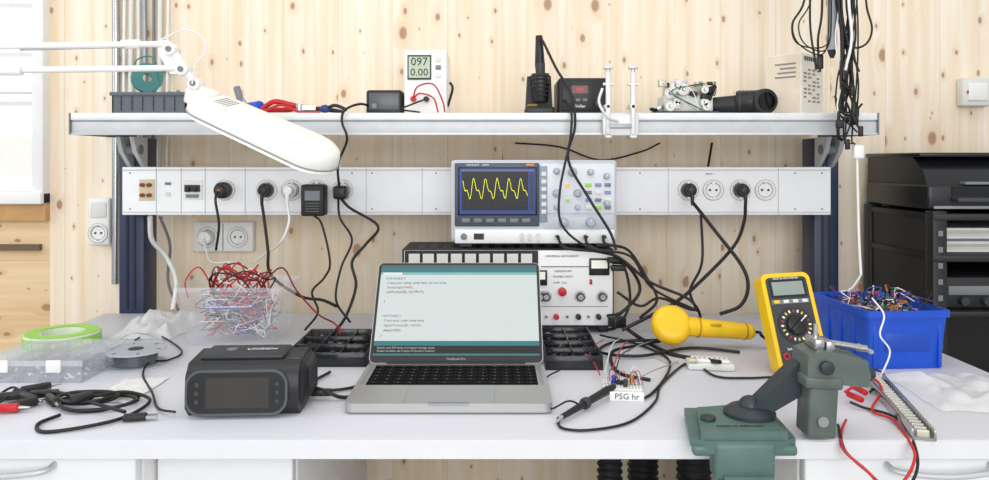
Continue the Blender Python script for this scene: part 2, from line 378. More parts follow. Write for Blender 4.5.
scr(-SW,SW,0,1,mat('scr_window','DDE6E4',.5,emit=.92,var=.01))
scr(-SW,SW,.960,1,mat('scr_menubar','5E7C82',.5,emit=.7,var=.02),.0006)
scr(-SW,SW,.915,.960,mat('scr_teal','2F8488',.4,emit=.85),.0006)
scr(-SW,SW,.885,.915,mat('scr_teal2','8CC6C6',.4,emit=.85),.0006)
scr(-SW+.004,-SW+.04,.885,.913,mat('scr_tab','F2F6F6',.4,emit=.9),.0007)
scr(-SW,SW,.10,.15,mat('scr_teal','2F8C8C'),.0006)
scr(-SW,SW,.018,.10,mat('scr_black','0C0E10',.3,emit=.1),.0006)
scr(-SW,SW,.0,.018,mat('scr_teal','2F8C8C'),.0007)
ST=mat('scr_text','39484E',.5,emit=.6); SO=mat('scr_text_o','A56A20',.5,emit=.7); SB=mat('scr_text_t','1F7478',.5,emit=.7)
code=['void setup() {','  // put your setup code here, to run once:','  Serial.begin(9600);','  pinMode(LED, OUTPUT);','','}','','','void loop() {','  // put your main code here:','  digitalWrite(LED, HIGH);','  delay(1000);','}']
for i,t in enumerate(code):
    if t: b.text(t,.0066,(SB if i in(0,8) else SO if i in(2,10) else ST),ML@T((-SW+.010,s0+SH*(.845-i*.053),.0009)),'LEFT')
b.text('Sketch uses 924 bytes of program storage space.',.0052,mat('scr_t2','C0C8C8',.5,emit=.8),ML@T((-SW+.006,s0+SH*.078,.001)),'LEFT')
b.text('Global variables use 9 bytes of dynamic memory.',.0052,mat('scr_t2','C0C8C8'),ML@T((-SW+.006,s0+SH*.045,.001)),'LEFT')
b.text('MacBook Pro',.006,mat('bezel_print','A0A0A0',.5),ML@T((0,.0105,.0005)))
b.done()

# ---------- oscilloscope
oy=1.60
b=B('oscilloscope')
def o(px,py,dy=0): p=P(px,py,oy); p.y+=dy; return p
a=o(451,245); e=o(617,160); CASE=mat('scope_case','D9DCE0',.4,var=.02)
b.box((a.x,oy,a.z+.006),(e.x,oy+.12,e.z),CASE,.007,3)
b.box((a.x+.004,oy-.008,a.z+.009),(e.x-.004,oy+.01,e.z-.003),mat('scope_panel','C4C9D0',.4,var=.02),.005,3)
for px in (466,602): b.box(o(px-6,247)+Vector((0,-.002,-.0)),o(px+6,244)+Vector((0,.11,.006)),DGREY,.001)
y=oy-.008
def fb(x0,y0,x1,y1,m,t=.003,bev=0,base=0): 
    p=o(x0,y1);q=o(x1,y0); b.box((p.x,y-t-base,p.z),(q.x,y+.001,q.z),m,bev)
BEZ=mat('scope_bezel','4A5560',.4)
fb(455,163,539,226,BEZ,.004,.003); fb(458,167,537,215,BLACK,.0055,.001)
fb(460,168.5,535,213.5,mat('scr_blue','2540B0',.3,emit=.9),.006); fb(462,171.5,528,210,mat('scr_dk','020306',.3),.0064); fb(529,172,534,210,mat('scr_side','3A4668',.3,emit=.5),.0065)
fb(461.5,169.3,533.5,171.3,mat('scr_hdr','7A86A8',.3,emit=.6),.0066)
fb(461.5,210.3,533.5,212.6,mat('scr_hdr2','30509A',.3,emit=.6),.0066)
GL=mat('scr_grid','3A4650',.4,emit=.35)
for k in range(1,10): x=462+66*k/10; fb(x-.12,172,x+.12,209,GL,.0066)
for k in range(1,8): z=172+37*k/8; fb(462,z-.12,528,z+.12,GL,.0066)
WV=mat('trace_yellow','E2E23A',.4,emit=.7); pts=[]
for k in range(301):
    t=k/300; ph=t*5.5
    v=.62*math.cos(2*math.pi*ph)+.34*math.cos(4*math.pi*ph+1.2)+.06*random.uniform(-1,1)
    p=o(463+64*t,189-v*12); pts.append((p.x,y-.0072,p.z))
b.tube(pts,.00055,WV,k=4,straight=True)
for k in range(6): fb(462+k*12,218,470+k*12,222,GREY,.006,.0006)
b.text('KEYSIGHT   1000X',.006,TXTW,face(o(478,165).x,y-.0045,o(0,165).z))
fb(526,163.6,534,165.8,ORANGE,.0048)
def knob(px,py,r,m=DGREY,h=.014):
    p=o(px,py); b.cyl((p.x,y,p.z),(p.x,y-h*.4,p.z),r*1.12,m,n=20); b.cyl((p.x,y-h*.4,p.z),(p.x,y-h,p.z),r*.95,m,r1=r*.85,n=20,bev=.0008)
    b.cbox((p.x,y-h-.0002,p.z+r*.5),(.001,.0006,r*.6),TXTW)
fb(541,164,614,213,mat('scope_ctrl','D8DCE2',.4,var=.02),.002,.001)
fb(539.5,166,547,222,mat('scope_ctrl2','8B95A3',.4),.003,.001)
for k in range(6): fb(541,172+k*7.5,546,176+k*7.5,OFFW,.006,.0006)
KN=mat('scope_knob','A9B1BC',.4)
knob(556,171,.0065,KN); knob(572,172,.009,KN); knob(590,172,.0065,KN); knob(606,176,.0065,KN)
knob(556,193,.008,KN); knob(577,193,.008,KN); knob(556,207,.0055,KN); knob(577,207,.0055,KN); knob(606,203,.0065,KN)
for i in range(3):
    for j in range(4):
        fb(585+i*9.5,183+j*7.5,591+i*9.5,186.5+j*7.5,[OFFW,GREY,mat('btn_blue','7A8CB8',.4)][(i*2+j)%3] if (i+j)%4 or i==2 else LGREEN,.005,.0005)
fb(565,184,569,187,YEL,.005); fb(565,199,569,202,LGREEN,.005)
fb(543,216,613,229,mat('scope_low','BFC4CB',.4),.002,.001)
knob(563,222,.010,KN); knob(590,222,.010,KN); 
fb(455,229,614,243,mat('scope_lower','E9EBEC',.4,var=.01),.003,.002)
c=o(464,236); b.cyl((c.x,y,c.z),(c.x,y-.006,c.z),.007,GREY,bev=.001)
fb(474,233,484,239,BLACK,.0035); 
for px in (557,585,603):
    c=o(px,236); b.cyl((c.x,y,c.z),(c.x,y-.016,c.z),.0062,STEEL,n=16); b.cyl((c.x,y-.016,c.z),(c.x,y-.017,c.z),.004,BLACK,n=12)
for k in range(3): fb(520+k*8,233,523+k*8,240,STEEL,.007)
b.done()

# ---------- bench power supply
py_=1.58
b=B('bench_power_supply')
def o(px,py,dy=0): p=P(px,py,py_); p.y+=dy; return p
a=o(402,327); e=o(614,249)
b.box((a.x,py_,a.z),(e.x,py_+.14,e.z),BLK2,.003)
b.box((a.x+.005,py_-.002,a.z+.004),(e.x-.003,py_+.002,e.z-.003),mat('psu_face','F0F1F0',.45,var=.02),.001)
for px in (412,604):
    for yy in (py_+.01,py_+.1): b.box((o(px-5,0).x,yy,.7503),(o(px+5,0).x,yy+.02,a.z+.002),BLACK,.001)
y=py_-.002
def fb(x0,y0,x1,y1,m,t=.003,bev=0):
    p=o(x0,y1);q=o(x1,y0); b.box((p.x,y-t,p.z),(q.x,y+.001,q.z),m,bev)
fb(405,250.5,538,265,BLACK,.002); 
for k in range(9): fb(409+k*14,253.5,420+k*14,263,OFFW,.0028)
fb(541,266,612,267,GREY,.001)
for x0 in (410,480,542):
    if x0<542:
        fb(x0+2,270,x0+22,285,BLACK,.004,.001); fb(x0+4,271.5,x0+20,279,mat('meter_face','F0EEE0',.4,emit=.1),.0045)
    fb(x0+47,258 if x0==542 else 270,x0+67,275 if x0==542 else 285,BLACK,.004,.001); fb(x0+49,260 if x0==542 else 271.5,x0+65,268 if x0==542 else 279,mat('meter_face','F0EEE0'),.0045)
    fb(x0+47.5,279,x0+50,284,RED,.004,.0005)
    for q,m in ((x0+4,DGREY),(x0+38,DGREY),(x0+60,DGREY)):
        p=o(q,296); b.cyl((p.x,y,p.z),(p.x,y-.014,p.z),.0088,m,n=20,bev=.001); b.cyl((p.x,y-.014,p.z),(p.x,y-.015,p.z),.006,STEEL,n=16); 
        b.lathe([(.0110,.0002),(.0118,.0002),(.0118,.0006),(.0110,.0006)],GREY,face(p.x,y,p.z),24)
    for q,m in ((x0+14,RED),(x0+36,BLACK),(x0+56,BLACK)):
        p=o(q,316); b.cyl((p.x,y,p.z),(p.x,y-.012,p.z),.0058,m,n=14,bev=.001); b.cyl((p.x,y-.012,p.z),(p.x,y-.02,p.z),.004,m,n=14)
    for q in (x0+4,x0+25,x0+46):
        p=o(q,316); b.cyl((p.x,y,p.z),(p.x,y-.008,p.z),.003,STEEL,n=10)
    p=o(x0+20,291); b.cyl((p.x,y,p.z),(p.x,y-.014,p.z),.0088,RED,n=16,bev=.001)
    fb(x0+2,306,x0+66,306.6,GREY,.0006)
b.text('UNIVERSAL NETZGERAET',.0062,TXT,face(o(562,0).x,y-.0006,o(0,256).z)); b.text('LABORATORY',.006,TXT,face(o(563,0).x,y-.0012,o(0,271).z))
b.text('POWER SUPPLY',.006,TXT,face(o(563,0).x,y-.0006,o(0,276.5).z)); b.text('0-30V  2.5A',.006,TXT,face(o(560,0).x,y-.0006,o(0,282.5).z))
for k in range(14):
    b.box((a.x+.03+k*.028,py_+.02,e.z-.0005),(a.x+.045+k*.028,py_+.10,e.z+.0004),BLACK)
b.done()

# ---------- compartment trays
def tray(x0,x1,y0,y1,h,nx,ny,name='parts_organizer_tray'):
    b=B(name); z=.7502
    b.box((x0,y0,z),(x1,y1,z+.003),BLACK)
    for i in range(nx+1):
        x=x0+(x1-x0)*i/nx; b.box((x-.0012,y0,z),(x+.0012,y1,z+h),CLEARD,.0004,1)
    for j in range(ny+1):
        y=y0+(y1-y0)*j/ny; b.box((x0-.001,y-.0012,z),(x1+.001,y+.0012,z+h),CLEARD,.0004,1)
    for i in range(nx):
        for j in range(ny):
            for k in range(9):
                cx=x0+(x1-x0)*(i+random.uniform(.2,.8))/nx; cy=y0+(y1-y0)*(j+random.uniform(.2,.8))/ny
                b.cbox((cx,cy,z+.006+random.uniform(0,.014)),(.010,.006,.004),random.choice([DGREY,BLACK,GREY,BLK2,DGREY]),rot=(random.random(),random.random(),random.random()*3))
    return b.done()
tray(-.372,-.230,1.32,1.505,.026,3,3)
tray(.092,.190,1.30,1.525,.025,2,4)

# ---------- clear tub with wires
b=B('clear_storage_tub'); cx,cy=-.527,1.53; z0=.7503
bw,bd,tw,td,h=.088,.062,.106,.075,.118
def ring(w,d,z,n=6):
    return [(cx+p[0],cy+p[1],z) for p in rrect(-w,w,-d,d,.02,n)]
bm=bmesh.new(); lv=[ring(bw*.97,bd*.97,z0),ring(bw,bd,z0+.006),ring((bw+tw)/2,(bd+td)/2,z0+h*.5),ring(tw,td,z0+h),ring(tw+.005,td+.005,z0+h+.001),ring(tw+.005,td+.005,z0+h-.008)]
vs=[[bm.verts.new(p) for p in l] for l in lv]
for u,v in zip(vs,vs[1:]):
    for k in range(len(u)): bm.faces.new((u[k],u[(k+1)%len(u)],v[(k+1)%len(u)],v[k]))
bm.faces.new(vs[0]); b.add(bm,CLEAR)
b.done()
b=B('hookup_wire_tangle')
TW=[RED,WIRES[2],WIRES[2],WIRES[8],WIRES[3],WIRES[6],WIRES[2],BLACK,RED,WIRES[8],mat('w_pink','B06A8A',.5),WIRES[2],WIRES[4],WIRES[7]]
for i in range(62):
    m=random.choice(TW)
    pts=[]
    for k in range(6):
        zz=random.uniform(.01,.100); f=.80+(.14*zz/.12)
        pts.append((cx+random.uniform(-.084,.084)*f,cy+random.uniform(-.056,.056)*f,z0+zz))
    b.tube(pts,.0010,m,k=5)
for i in range(18):
    m=[RED,RED,BLACK,RED,WIRES[2],mat('dark_red','7A1420',.4)][i%6]
    a=random.uniform(0,6.28); r=random.uniform(.03,.08)
    pts=[(cx+r*math.cos(a+q),cy+.65*r*math.sin(a+q),z0+.095+hh*random.uniform(.6,1.2)) for q,hh in ((0,0),(.5,.03),(1.1,.05),(1.8,.045),(2.6,.03),(3.1,0))]
    b.tube(pts,.0016,m,k=6)
b.tube([(cx+.03,cy,z0+.09),(cx+.09,cy-.02,z0+.150),(cx+.125,cy-.03,z0+.105),(cx+.17,cy-.04,z0+.06),(cx+.20,cy-.03,z0+.04)],.0018,mat('dark_red','7A1420'))
b.tube([(cx-.05,cy,z0+.09),(cx-.075,cy-.02,z0+.15),(cx-.10,cy-.03,z0+.125),(cx-.095,cy-.03,z0+.09)],.0015,RED)
b.tube([(cx+.20,cy-.03,z0+.04),(cx+.215,cy-.03,z0+.02),(cx+.18,cy-.07,z0+.004)],.0018,RED)
b.done()

# ---------- handheld ruggedised device
b=B('handheld_sonar_unit',T((-.366,1.125,.7503))@RZ(3))
w=.080
CH=mat('charcoal_body','1F2124',.42)
prof=[(-.052,0),(-.066,.014),(-.064,.058),(-.050,.075),(.015,.080),(.034,.074),(.040,.055),(.040,.008),(.034,0)]
b.prism([(-w,p[0],p[1]) for p in prof],(2*w,0,0),CH,.010,seg=4)
b.box((-w-.008,-.056,.004),(-w+.026,.036,.072),BLACK,.019,5); b.box((w-.026,-.052,.004),(w+.010,.038,.076),BLACK,.019,5)
for k in range(5):
    b.box((w+.004,-.034+k*.013,.018),(w+.0118,-.028+k*.013,.060),CH,.002)
for k in range(5):
    b.box((w-.020,-.040+k*.014,.071),(w+.000,-.033+k*.014,.0785),DGREY,.0015)
Mf=T((0,-.0675,.037))@Matrix.Rotation(math.radians(90-4),4,'X')
b.prism([(p[0],p[1],-.003) for p in rrect(-.078,.066,-.032,.032,.022,8)],(0,0,.007),mat('bezel_gunmetal','565A60',.35,.4),.002,M=Mf)
b.prism([(p[0],p[1],.0) for p in rrect(-.0745,.0625,-.0285,.0285,.019,8)],(0,0,.0048),mat('bezel_inner','16171A',.3),.0006,M=Mf)
b.prism([(p[0],p[1],.0) for p in rrect(-.048,.040,-.021,.021,.002)],(0,0,.0054),mat('dark_lcd','3C3A38',.12),M=Mf)
b.prism([(p[0],p[1],.0) for p in rrect(-.051,.043,-.0235,.0235,.003)],(0,0,.0050),BLACK,M=Mf)
for k in (-1,0,1):
    b.cyl(Mf@Vector((-.061,k*.012,.004)),Mf@Vector((-.061,k*.012,.0060)),.0034,DGREY,n=14); b.cyl(Mf@Vector((.052,k*.012,.004)),Mf@Vector((.052,k*.012,.0060)),.0030,DGREY,n=14)
b.box((-w+.012,-.040,.0745),(w-.026,.022,.0835),mat('charcoal_lid','2C2F33',.45),.004)
b.text('UNISON',.012,TXTW,T((.015,-.008,.0838)))
b.cyl((-.03,-.008,.083),(-.03,-.008,.0845),.008,GREY)
b.tube([(.085,.01,.02),(.115,0,.012),(.135,.005,.004),(.18,.02,.004)],.003,RUB)
b.cbox((.10,.006,.012),(.03,.012,.010),BLACK,.002)
b.done()

# ---------- left desk clutter
b=B('tape_roll',T((-.862,1.475,.7502)))
b.lathe([(.038,0),(.068,0),(.069,.002),(.069,.026),(.068,.028),(.038,.028),(.038,0)],mat('tape_clear','D8E4C8',.3))
b.lathe([(.0692,.004),(.0698,.004),(.0698,.024),(.0692,.024)],LGREEN); b.lathe([(.041,.0282),(.066,.0284),(.066,.0288),(.041,.0286)],LGREEN)
for k,t in ((-90,'TESA 98'),(-40,'TESA 98')):
    a=math.radians(k); b.text(t,.015,TXTW,T((.0704*math.cos(a),.0704*math.sin(a),.014))@RZ(k+90)@RX)
b.done()
def lidcase(name,x0,x1,y0,y1,h,rot=0):
    c=Vector(((x0+x1)/2,(y0+y1)/2,.7503)); b=B(name,T(c)@RZ(rot)); w=(x1-x0)/2;d=(y1-y0)/2
    b.box((-w,-d,0),(w,d,.002),CLEAR)
    for q in ((-w,-d,-w+.002,d),(w-.002,-d,w,d),(-w,-d,w,-d+.002),(-w,d-.002,w,d)): b.box((q[0],q[1],0),(q[2],q[3],h),CLEAR)
    for k in range(1,5): b.box((-w+2*w*k/5-.0008,-d,.002),(-w+2*w*k/5+.0008,d,h*.9),CLEAR)
    b.box((-w,-.0008,.002),(w,.0008,h*.9),CLEAR)
    b.box((-w-.002,-d-.002,h),(w+.002,d+.002,h+.003),CLEAR,.001)
    b.box((-w-.003,-d-.003,h-.006),(w+.003,-d-.001,h+.003),BAG)
    for sx in (-.5,.5): b.box((sx*w-.012,-d-.006,h-.016),(sx*w+.012,-d-.001,h+.004),WHITE,.001)
    for k in range(60):
        b.cbox((random.uniform(-w*.9,w*.9),random.uniform(-d*.9,d*.9),.004+random.uniform(0,.01)),(.008,.004,.003),random.choice([STEEL,BEIGE,GREY,WIRES[2]]),rot=(random.random(),random.random(),random.random()*3))
    return b.done()
lidcase('clear_component_case',-.86,-.685,1.225,1.375,.034,0)
b=B('solder_wire_reel',T((-.648,1.335,.7503)))
FL=mat('reel_grey','C5C9CE',.3,alpha=.8)
b.lathe([(.012,0),(.052,0),(.052,.0025),(.012,.0025)],FL); b.lathe([(.012,.026),(.052,.026),(.052,.0285),(.012,.0285)],FL)
b.lathe([(.012,0),(.012,.0285)],FL)
b.lathe([(.036,.003)]+[(.036+.0012*(k%2),.003+k*.00115) for k in range(20)]+[(.014,.026)],mat('solder_grey','84888C',.3,.6))
for k in range(6):
    a=k*math.pi/3; b.cbox((.042*math.cos(a),.042*math.sin(a),.0288),(.008,.004,.001),GREY,rot=(0,0,a))
b.cyl((0,0,.028),(0,0,.0295),.013,DGREY)
b.tube([(.04,.02,.02),(.02,.06,.03),(-.04,.07,.04),(-.07,.03,.02),(-.06,-.02,.004)],.0012,STEEL)
b.done()
def crumple(name,x0,x1,y0,y1,h,seed,m=BAG,N=30):
    b=B(name)
    def fn(u,v):
        x=x0+(x1-x0)*u; y=y0+(y1-y0)*v
        e=min(1,min(u,1-u,v,1-v)*5)
        n=abs(noise.noise(Vector((u*3+seed,v*2.5,seed))))+.25*abs(noise.noise(Vector((u*8,v*7+seed,2))))
        x+=.012*noise.noise(Vector((v*4,seed,u*3))); y+=.012*noise.noise(Vector((u*4,seed+4,v)))
        return (x,y,.7515+h*e*(.25+n*1.4))
    b.grid(fn,N,N,m); return b.done()
crumple('plastic_bag',-.80,-.66,1.52,1.73,.04,3.3,BAGW)
crumple('paper_sheet',-.62,-.55,1.12,1.25,.003,5.1,mat('paper_white','E4E4E3',.7))
b=B('usb_cable')
c=G(93,405)
for k in range(4):
    pts=[]
    for q in range(10):
        a=q*2*math.pi/10; rr=1+.12*math.sin(3*a+k*1.7)
        pts.append((c.x+.012*math.sin(k*2)+(.058-.006*k)*rr*math.cos(a),c.y+(.040-.005*k)*rr*math.sin(a)+.006*math.cos(k*3),.7535+.0035*k+.002*math.sin(2*a+k)))
    b.tube(pts,.0026,RUB,close=True)
b.tube([G(60,402,.01),G(100,395,.014),G(128,392,.012),G(150,400,.006),G(130,415,.004),G(95,425,.004),G(45,432,.003),G(38,424,.003),G(60,415,.004)],.0026,RUB)
b.tube([G(30,398,.004),G(55,392,.012),G(90,402,.016),G(125,412,.012)],.0026,RUB)
p=G(135,417,.006); b.cbox(p,(.032,.014,.009),BLK2,.003,rot=(0,0,.2)); b.cbox(p+Vector((.022,.004,0)),(.014,.010,.004),STEEL,rot=(0,0,.2))
p=G(82,397,.02); b.cbox(p,(.03,.016,.011),BLK2,.003,rot=(0,0,.8)); 
b.done()
b=B('probe_clip_leads')
for (x,y_,a,m) in ((10,396,.3,BLACK),(28,398,-.5,BLACK),(4,408,.1,RED),(22,404,.9,BLK2),(44,394,.2,BLACK),(36,388,.7,BLK2),(52,400,-.8,BLACK)):
    p=G(x,y_,.008); b.cbox(p,(.042,.011,.012),m,.003,rot=(0,0,a)); 
    dx=Vector((math.cos(a),math.sin(a),0)); b.cyl(p+dx*.02,p+dx*.036,.003,STEEL,r1=.0015,n=10)
    b.tube([p-dx*.02,p-dx*.04+Vector((0,.01,.005)),p-dx*.07+Vector((.02,-.015,-.003))],.002,BLACK)
b.done()
b=B('thin_black_cable'); b.tube([G(175,412,.01),G(158,408,.004),G(152,392,.004),G(143,375,.004),G(150,362,.008),G(168,360,.004),G(182,352,.004),G(168,340,.004),G(150,333,.004),G(135,340,.004)],.0018,RUB); b.done()

# ---------- multimeter
mt=T(G(806,379,.0)+Vector((0,.002,.0012)))@RZ(5)@Matrix.Rotation(math.radians(-2.5),4,'Y')@Matrix.Rotation(math.radians(-22),4,'X')
b=B('digital_multimeter',mt@T((0,0,.012))@Matrix.Scale(.94,4))
w,h=.0475,.178
b.prism([(p[0],-.006,p[1]) for p in rrect(-w,w,0,h,.013)],(0,.034,0),YEL,.004)
b.prism([(p[0],-.0075,p[1]) for p in rrect(-w+.008,w-.008,.008,h-.008,.008)],(0,.004,0),DGREY,.001)
def fm(x0,z0,x1,z1,m,t=.001,bev=0): b.box((x0,-.0075-t,z0),(x1,-.006,z1),m,bev)
fm(-.034,.132,.034,.165,BLACK,.001); fm(-.030,.136,.030,.161,mat('lcd_grey','8F9A92',.25),.0015)
fm(-.036,.120,.036,.128,GREY,.0005)
for k in range(4): fm(-.032+k*.018,.121,-.022+k*.018,.127,YEL if k==0 else OFFW,.003,.0005)
c=Vector((0,-.0075,.080))
b.cyl(c,c+Vector((0,-.002,0)),.033,mat('dmm_face','25272A',.4),n=36); b.cyl(c+Vector((0,-.002,0)),c+Vector((0,-.008,0)),.019,BLACK,r1=.017,n=28,bev=.001); b.cbox(c+Vector((0,-.011,0)),(.007,.008,.034),BLACK,.001,rot=(0,.9,0))
b.cbox(c+Vector((.008,-.0155,.008)),(.0015,.001,.01),TXTW,rot=(0,.9,0))
for k in range(20):
    a=2*math.pi*k/20; b.cbox(c+Vector((.026*math.cos(a),-.0024,.026*math.sin(a))),(.005,.001,.003),[TXTW,RED,TXTW,YEL][k%4],rot=(0,-a,0))
for k,m in enumerate((RED,BLACK,RED,RED)):
    x=-.030+k*.020; b.lathe([(.0035,0),(.006,0),(.0065,.001),(.006,.002),(.0035,.002)],m,T((x,-.0075,.026))@RX,16); b.cyl((x,-.0076,.026),(x,-.0083,.026),.003,BLACK,n=10)
b.text('20A   mA   COM   V',.006,TXTW,face(0,-.0077,.038))
b.text('DIGITAL MULTIMETER',.005,TXTW,face(0,-.0077,.1675))
b.cbox((0,.052,.085),(.05,.004,.16),YEL,.001,rot=(.32,0,0))
b.done()

# ---------- yellow hand tool
b=B('handheld_demagnetizer')
c=P(671,325,1.44); c.z=max(c.z,.75+.035)
e=Vector((XX(750,1.45),1.45,.783)); YL=mat('amber_yellow','EFC21A',.35); YD=mat('amber_dark','B8900C',.4)
dirv=(e-c).normalized()
MM=T(c)@Matrix.Rotation(math.radians(62),4,'X')
b.lathe([(0,-.02),(.026,-.02),(.035,-.015),(.0385,-.004),(.0385,.006),(.035,.014),(.028,.018),(.018,.0185),(0,.017)],YL,MM)
b.lathe([(.0385,-.001),(.0395,-.0005),(.0395,.0015),(.0385,.002)],YD,MM)
b.tube([c+dirv*.010,c+dirv*.05,c+dirv*.08,c+dirv*.12,e],.020,YL,k=14,r1=.0155)
b.cyl(e,e+dirv*.006,.0155,YL,r1=.012); b.cyl(c+dirv*.052,c+dirv*.055,.0200,YD)
b.cyl(e-dirv*.012,e-dirv*.009,.0168,YD)
b.cbox(c+dirv*.085+Vector((0,-.014,.010)),(.022,.007,.005),YD,.002)
b.tube([e,e+dirv*.02,P(762,336,1.43),G(775,345,.003),G(788,352,.003)],.003,RUB)
b.done()

# ---------- blue bin
def bluebin(name,c,w,d,h,rot,seed):
    b=B(name,T(c)@RZ(rot)); tw,td=w*1.08,d*1.08
    bm=bmesh.new()
    def rg(w,d,z): return [bm.verts.new((p[0],p[1],z)) for p in rrect(-w/2,w/2,-d/2,d/2,.008,3)]
    L=[rg(w,d,0),rg((w+tw)/2,(d+td)/2,h*.5),rg(tw,td,h-.012),rg(tw+.008,td+.008,h-.012),rg(tw+.008,td+.008,h),rg(tw-.004,td-.004,h),rg(w-.006,d-.006,.004)]
    for u,v in zip(L,L[1:]):
        for k in range(len(u)): bm.faces.new((u[k],u[(k+1)%len(u)],v[(k+1)%len(u)],v[k]))
    bm.faces.new(L[0]); bm.faces.new(L[-1]); b.add(bm,BLUE)
    b.box((-w*.3,-d/2-.0045,h*.30),(w*.3,-d/2+.003,h*.62),mat('blue_ridge','1247B0',.35),.001)
    for sx in (-.44,.44): b.box((sx*w-.003,-d/2-.006,.003),(sx*w+.003,-d/2+.002,h-.012),BLUE,.001)
    for sy in (-.25,.0,.25): b.box((-w/2-.006,sy*d-.002,.003),(-w/2+.002,sy*d+.002,h-.012),BLUE,.001)
    random.seed(seed)
    BW=[BLACK,BLACK,WIRES[2],WIRES[3],RED,WIRES[4],WIRES[8],BLACK,WIRES[2],WIRES[7],WIRES[6]]
    for i in range(90):
        m=random.choice(BW); pts=[]
        for k in range(5): pts.append((random.uniform(-.42,.42)*w,random.uniform(-.42,.42)*d,h*random.uniform(.6,1.0)))
        b.tube(pts,.0011,m,k=5)
    for i in range(44):
        m=random.choice(BW); x=random.uniform(-.46,.46)*w; y=random.uniform(-.4,.4)*d; 
        hh=random.uniform(.004,.026)
        b.tube([(x,y,h*.85),(x+random.uniform(-.008,.008),y,h+hh*.8),(x+random.uniform(-.02,.02),y-.01,h+hh),(x+random.uniform(-.03,.03),y-.02,h+hh*.3)],.0010,m,k=5)
        if i%2==0: b.cbox((x,y,h+hh*.8),(.0025,.0025,.012),BLACK,rot=(random.random()-.5,random.random()-.5,0))
    return b.done()
bluebin('blue_storage_bin',Vector((.722,1.395,.7503)),.136,.175,.104,4,5)
b=B('white_earphone_cable'); b.tube([P(857,158,1.56),P(858,200,1.56),P(859,240,1.55),P(861,275,1.53)],.0028,WHCORD); 
b.tube([P(861,275,1.53),P(852,288,1.53),P(842,292,1.53)],.0022,WHCORD); 
b.tube([P(872,298,1.26),P(884,315,1.255),P(880,335,1.25),P(890,352,1.25),G(880,378,.003)],.0015,WHCORD)
c=P(858,152,1.56); b.cbox(c,(.022,.016,.03),WHITE,.004); b.done()

# ---------- vise
b=B('bench_vise')
y0,y1=.945,1.06
b.prism([(.250,y0,.754),(.272,y1,.754),(.375,y1,.754),(.392,y1-.02,.754),(.385,y0,.754),(.365,y0-.012,.754),(.27,y0-.012,.754)],(0,0,.010),VISEC,.004)
b.prism([(.262,y0-.008,.763),(.282,y1-.03,.763),(.33,y1-.02,.763),(.362,y1-.03,.763),(.372,y0-.008,.763)],(0,0,.012),VISEC,.005)
b.box((.278,.930,.715),(.355,.960,.762),VISEC,.006,3)
b.box((.252,.934,.744),(.384,.950,.757),VISEC,.004,3)
b.prism([(.288,.925,.722),(.350,.925,.722),(.343,.925,.64),(.300,.925,.64)],(0,.035,0),VISEC,.004)
b.box((.298,.925,.62),(.345,1.03,.652),VISEC,.006)
b.cyl((.322,1.0,.56),(.322,1.0,.714),.008,STEEL); b.cyl((.322,1.0,.710),(.322,1.0,.7232),.018,VISED); b.cyl((.29,1.0,.575),(.355,1.0,.575),.004,STEEL)
b.cyl((.283,.98,.774),(.283,.98,.780),.010,VISED,bev=.001)
b.text('MADE IN GERMANY',.007,VISED,T((.318,.955,.7756)))
b.lathe([(.034,0),(.034,.006),(.026,.012),(.018,.014),(0,.014)],VISED,T((.345,1.0,.774)))
b.ball((.345,1.0,.786),.015,VISED)
b.prism([(.335,.985,.779),(.360,.985,.776),(.432,.985,.818),(.432,.985,.855),(.412,.985,.855)],(0,.028,0),VISED,.004)
Mh=T((.4335,.985,.797))@Matrix.Rotation(math.radians(3),4,'Y')@Matrix.Scale(.86,4)
b.box((-.028,-.028,-.048),(.016,.02,.055),VISE,.005,3,M=Mh)
b.prism([(-.034,-.03,.038),(.058,-.03,.034),(.062,-.03,.050),(.056,-.03,.074),(.030,-.03,.080),(-.012,-.03,.086),(-.034,-.03,.078)],(0,.06,0),VISE,.005,M=Mh,seg=3)
b.box((-.037,-.033,.028),(.020,.03,.046),VISE,.004,3,M=Mh)
b.cyl(Mh@Vector((-.008,-.033,.062)),Mh@Vector((-.008,-.040,.062)),.009,VISED,n=20,bev=.001)
b.cyl(Mh@Vector((-.008,-.027,-.02)),Mh@Vector((-.008,-.034,-.02)),.007,STEEL,n=16)
b.box((-.020,-.02,.084),(-.006,.02,.100),STEEL,.001,M=Mh); b.box((-.003,-.02,.080),(.010,.02,.098),STEEL,.001,M=Mh)
b.cyl(Mh@Vector((.0,0,.093)),Mh@Vector((.068,0,.086)),.0045,STEEL,n=14); b.cyl(Mh@Vector((.066,-.02,.086)),Mh@Vector((.066,.02,.086)),.003,CHROME,n=10)
b.cyl(Mh@Vector((-.012,0,.098)),Mh@Vector((-.012,0,.120)),.003,CHROME,n=10)
b.cyl(Mh@Vector((.054,-.01,.05)),Mh@Vector((.070,-.01,.05)),.010,VISED,n=18,bev=.001); b.cyl(Mh@Vector((.068,-.01,.05)),Mh@Vector((.076,-.01,.05)),.006,VISED,n=14)
b.done()
b=B('aluminium_profile_rail')
p0=G(874,378,.006); p1=G(924,436,.006); d=(p1-p0); L=d.length; ang=math.atan2(d.y,d.x)
Mr=T((p0+p1)/2-Vector((0,0,.0055)))@Matrix.Rotation(ang,4,'Z')
b.box((-L/2,-.015,0),(L/2,.015,.003),STEEL,M=Mr)
for sy in (-.015,.012): b.box((-L/2,sy,0),(L/2,sy+.003,.014),STEEL,.0005,M=Mr)
for k in range(22): 
    x=-L/2+.005+k*(L-.01)/21; b.box((x-.002,-.0075,.003),(x+.002,.0075,.012),BEIGE if k%2 else ALU,.0005,M=Mr)
b.done()
crumple('plastic_bag',.66,.85,1.08,1.27,.022,8.2,BAGW)

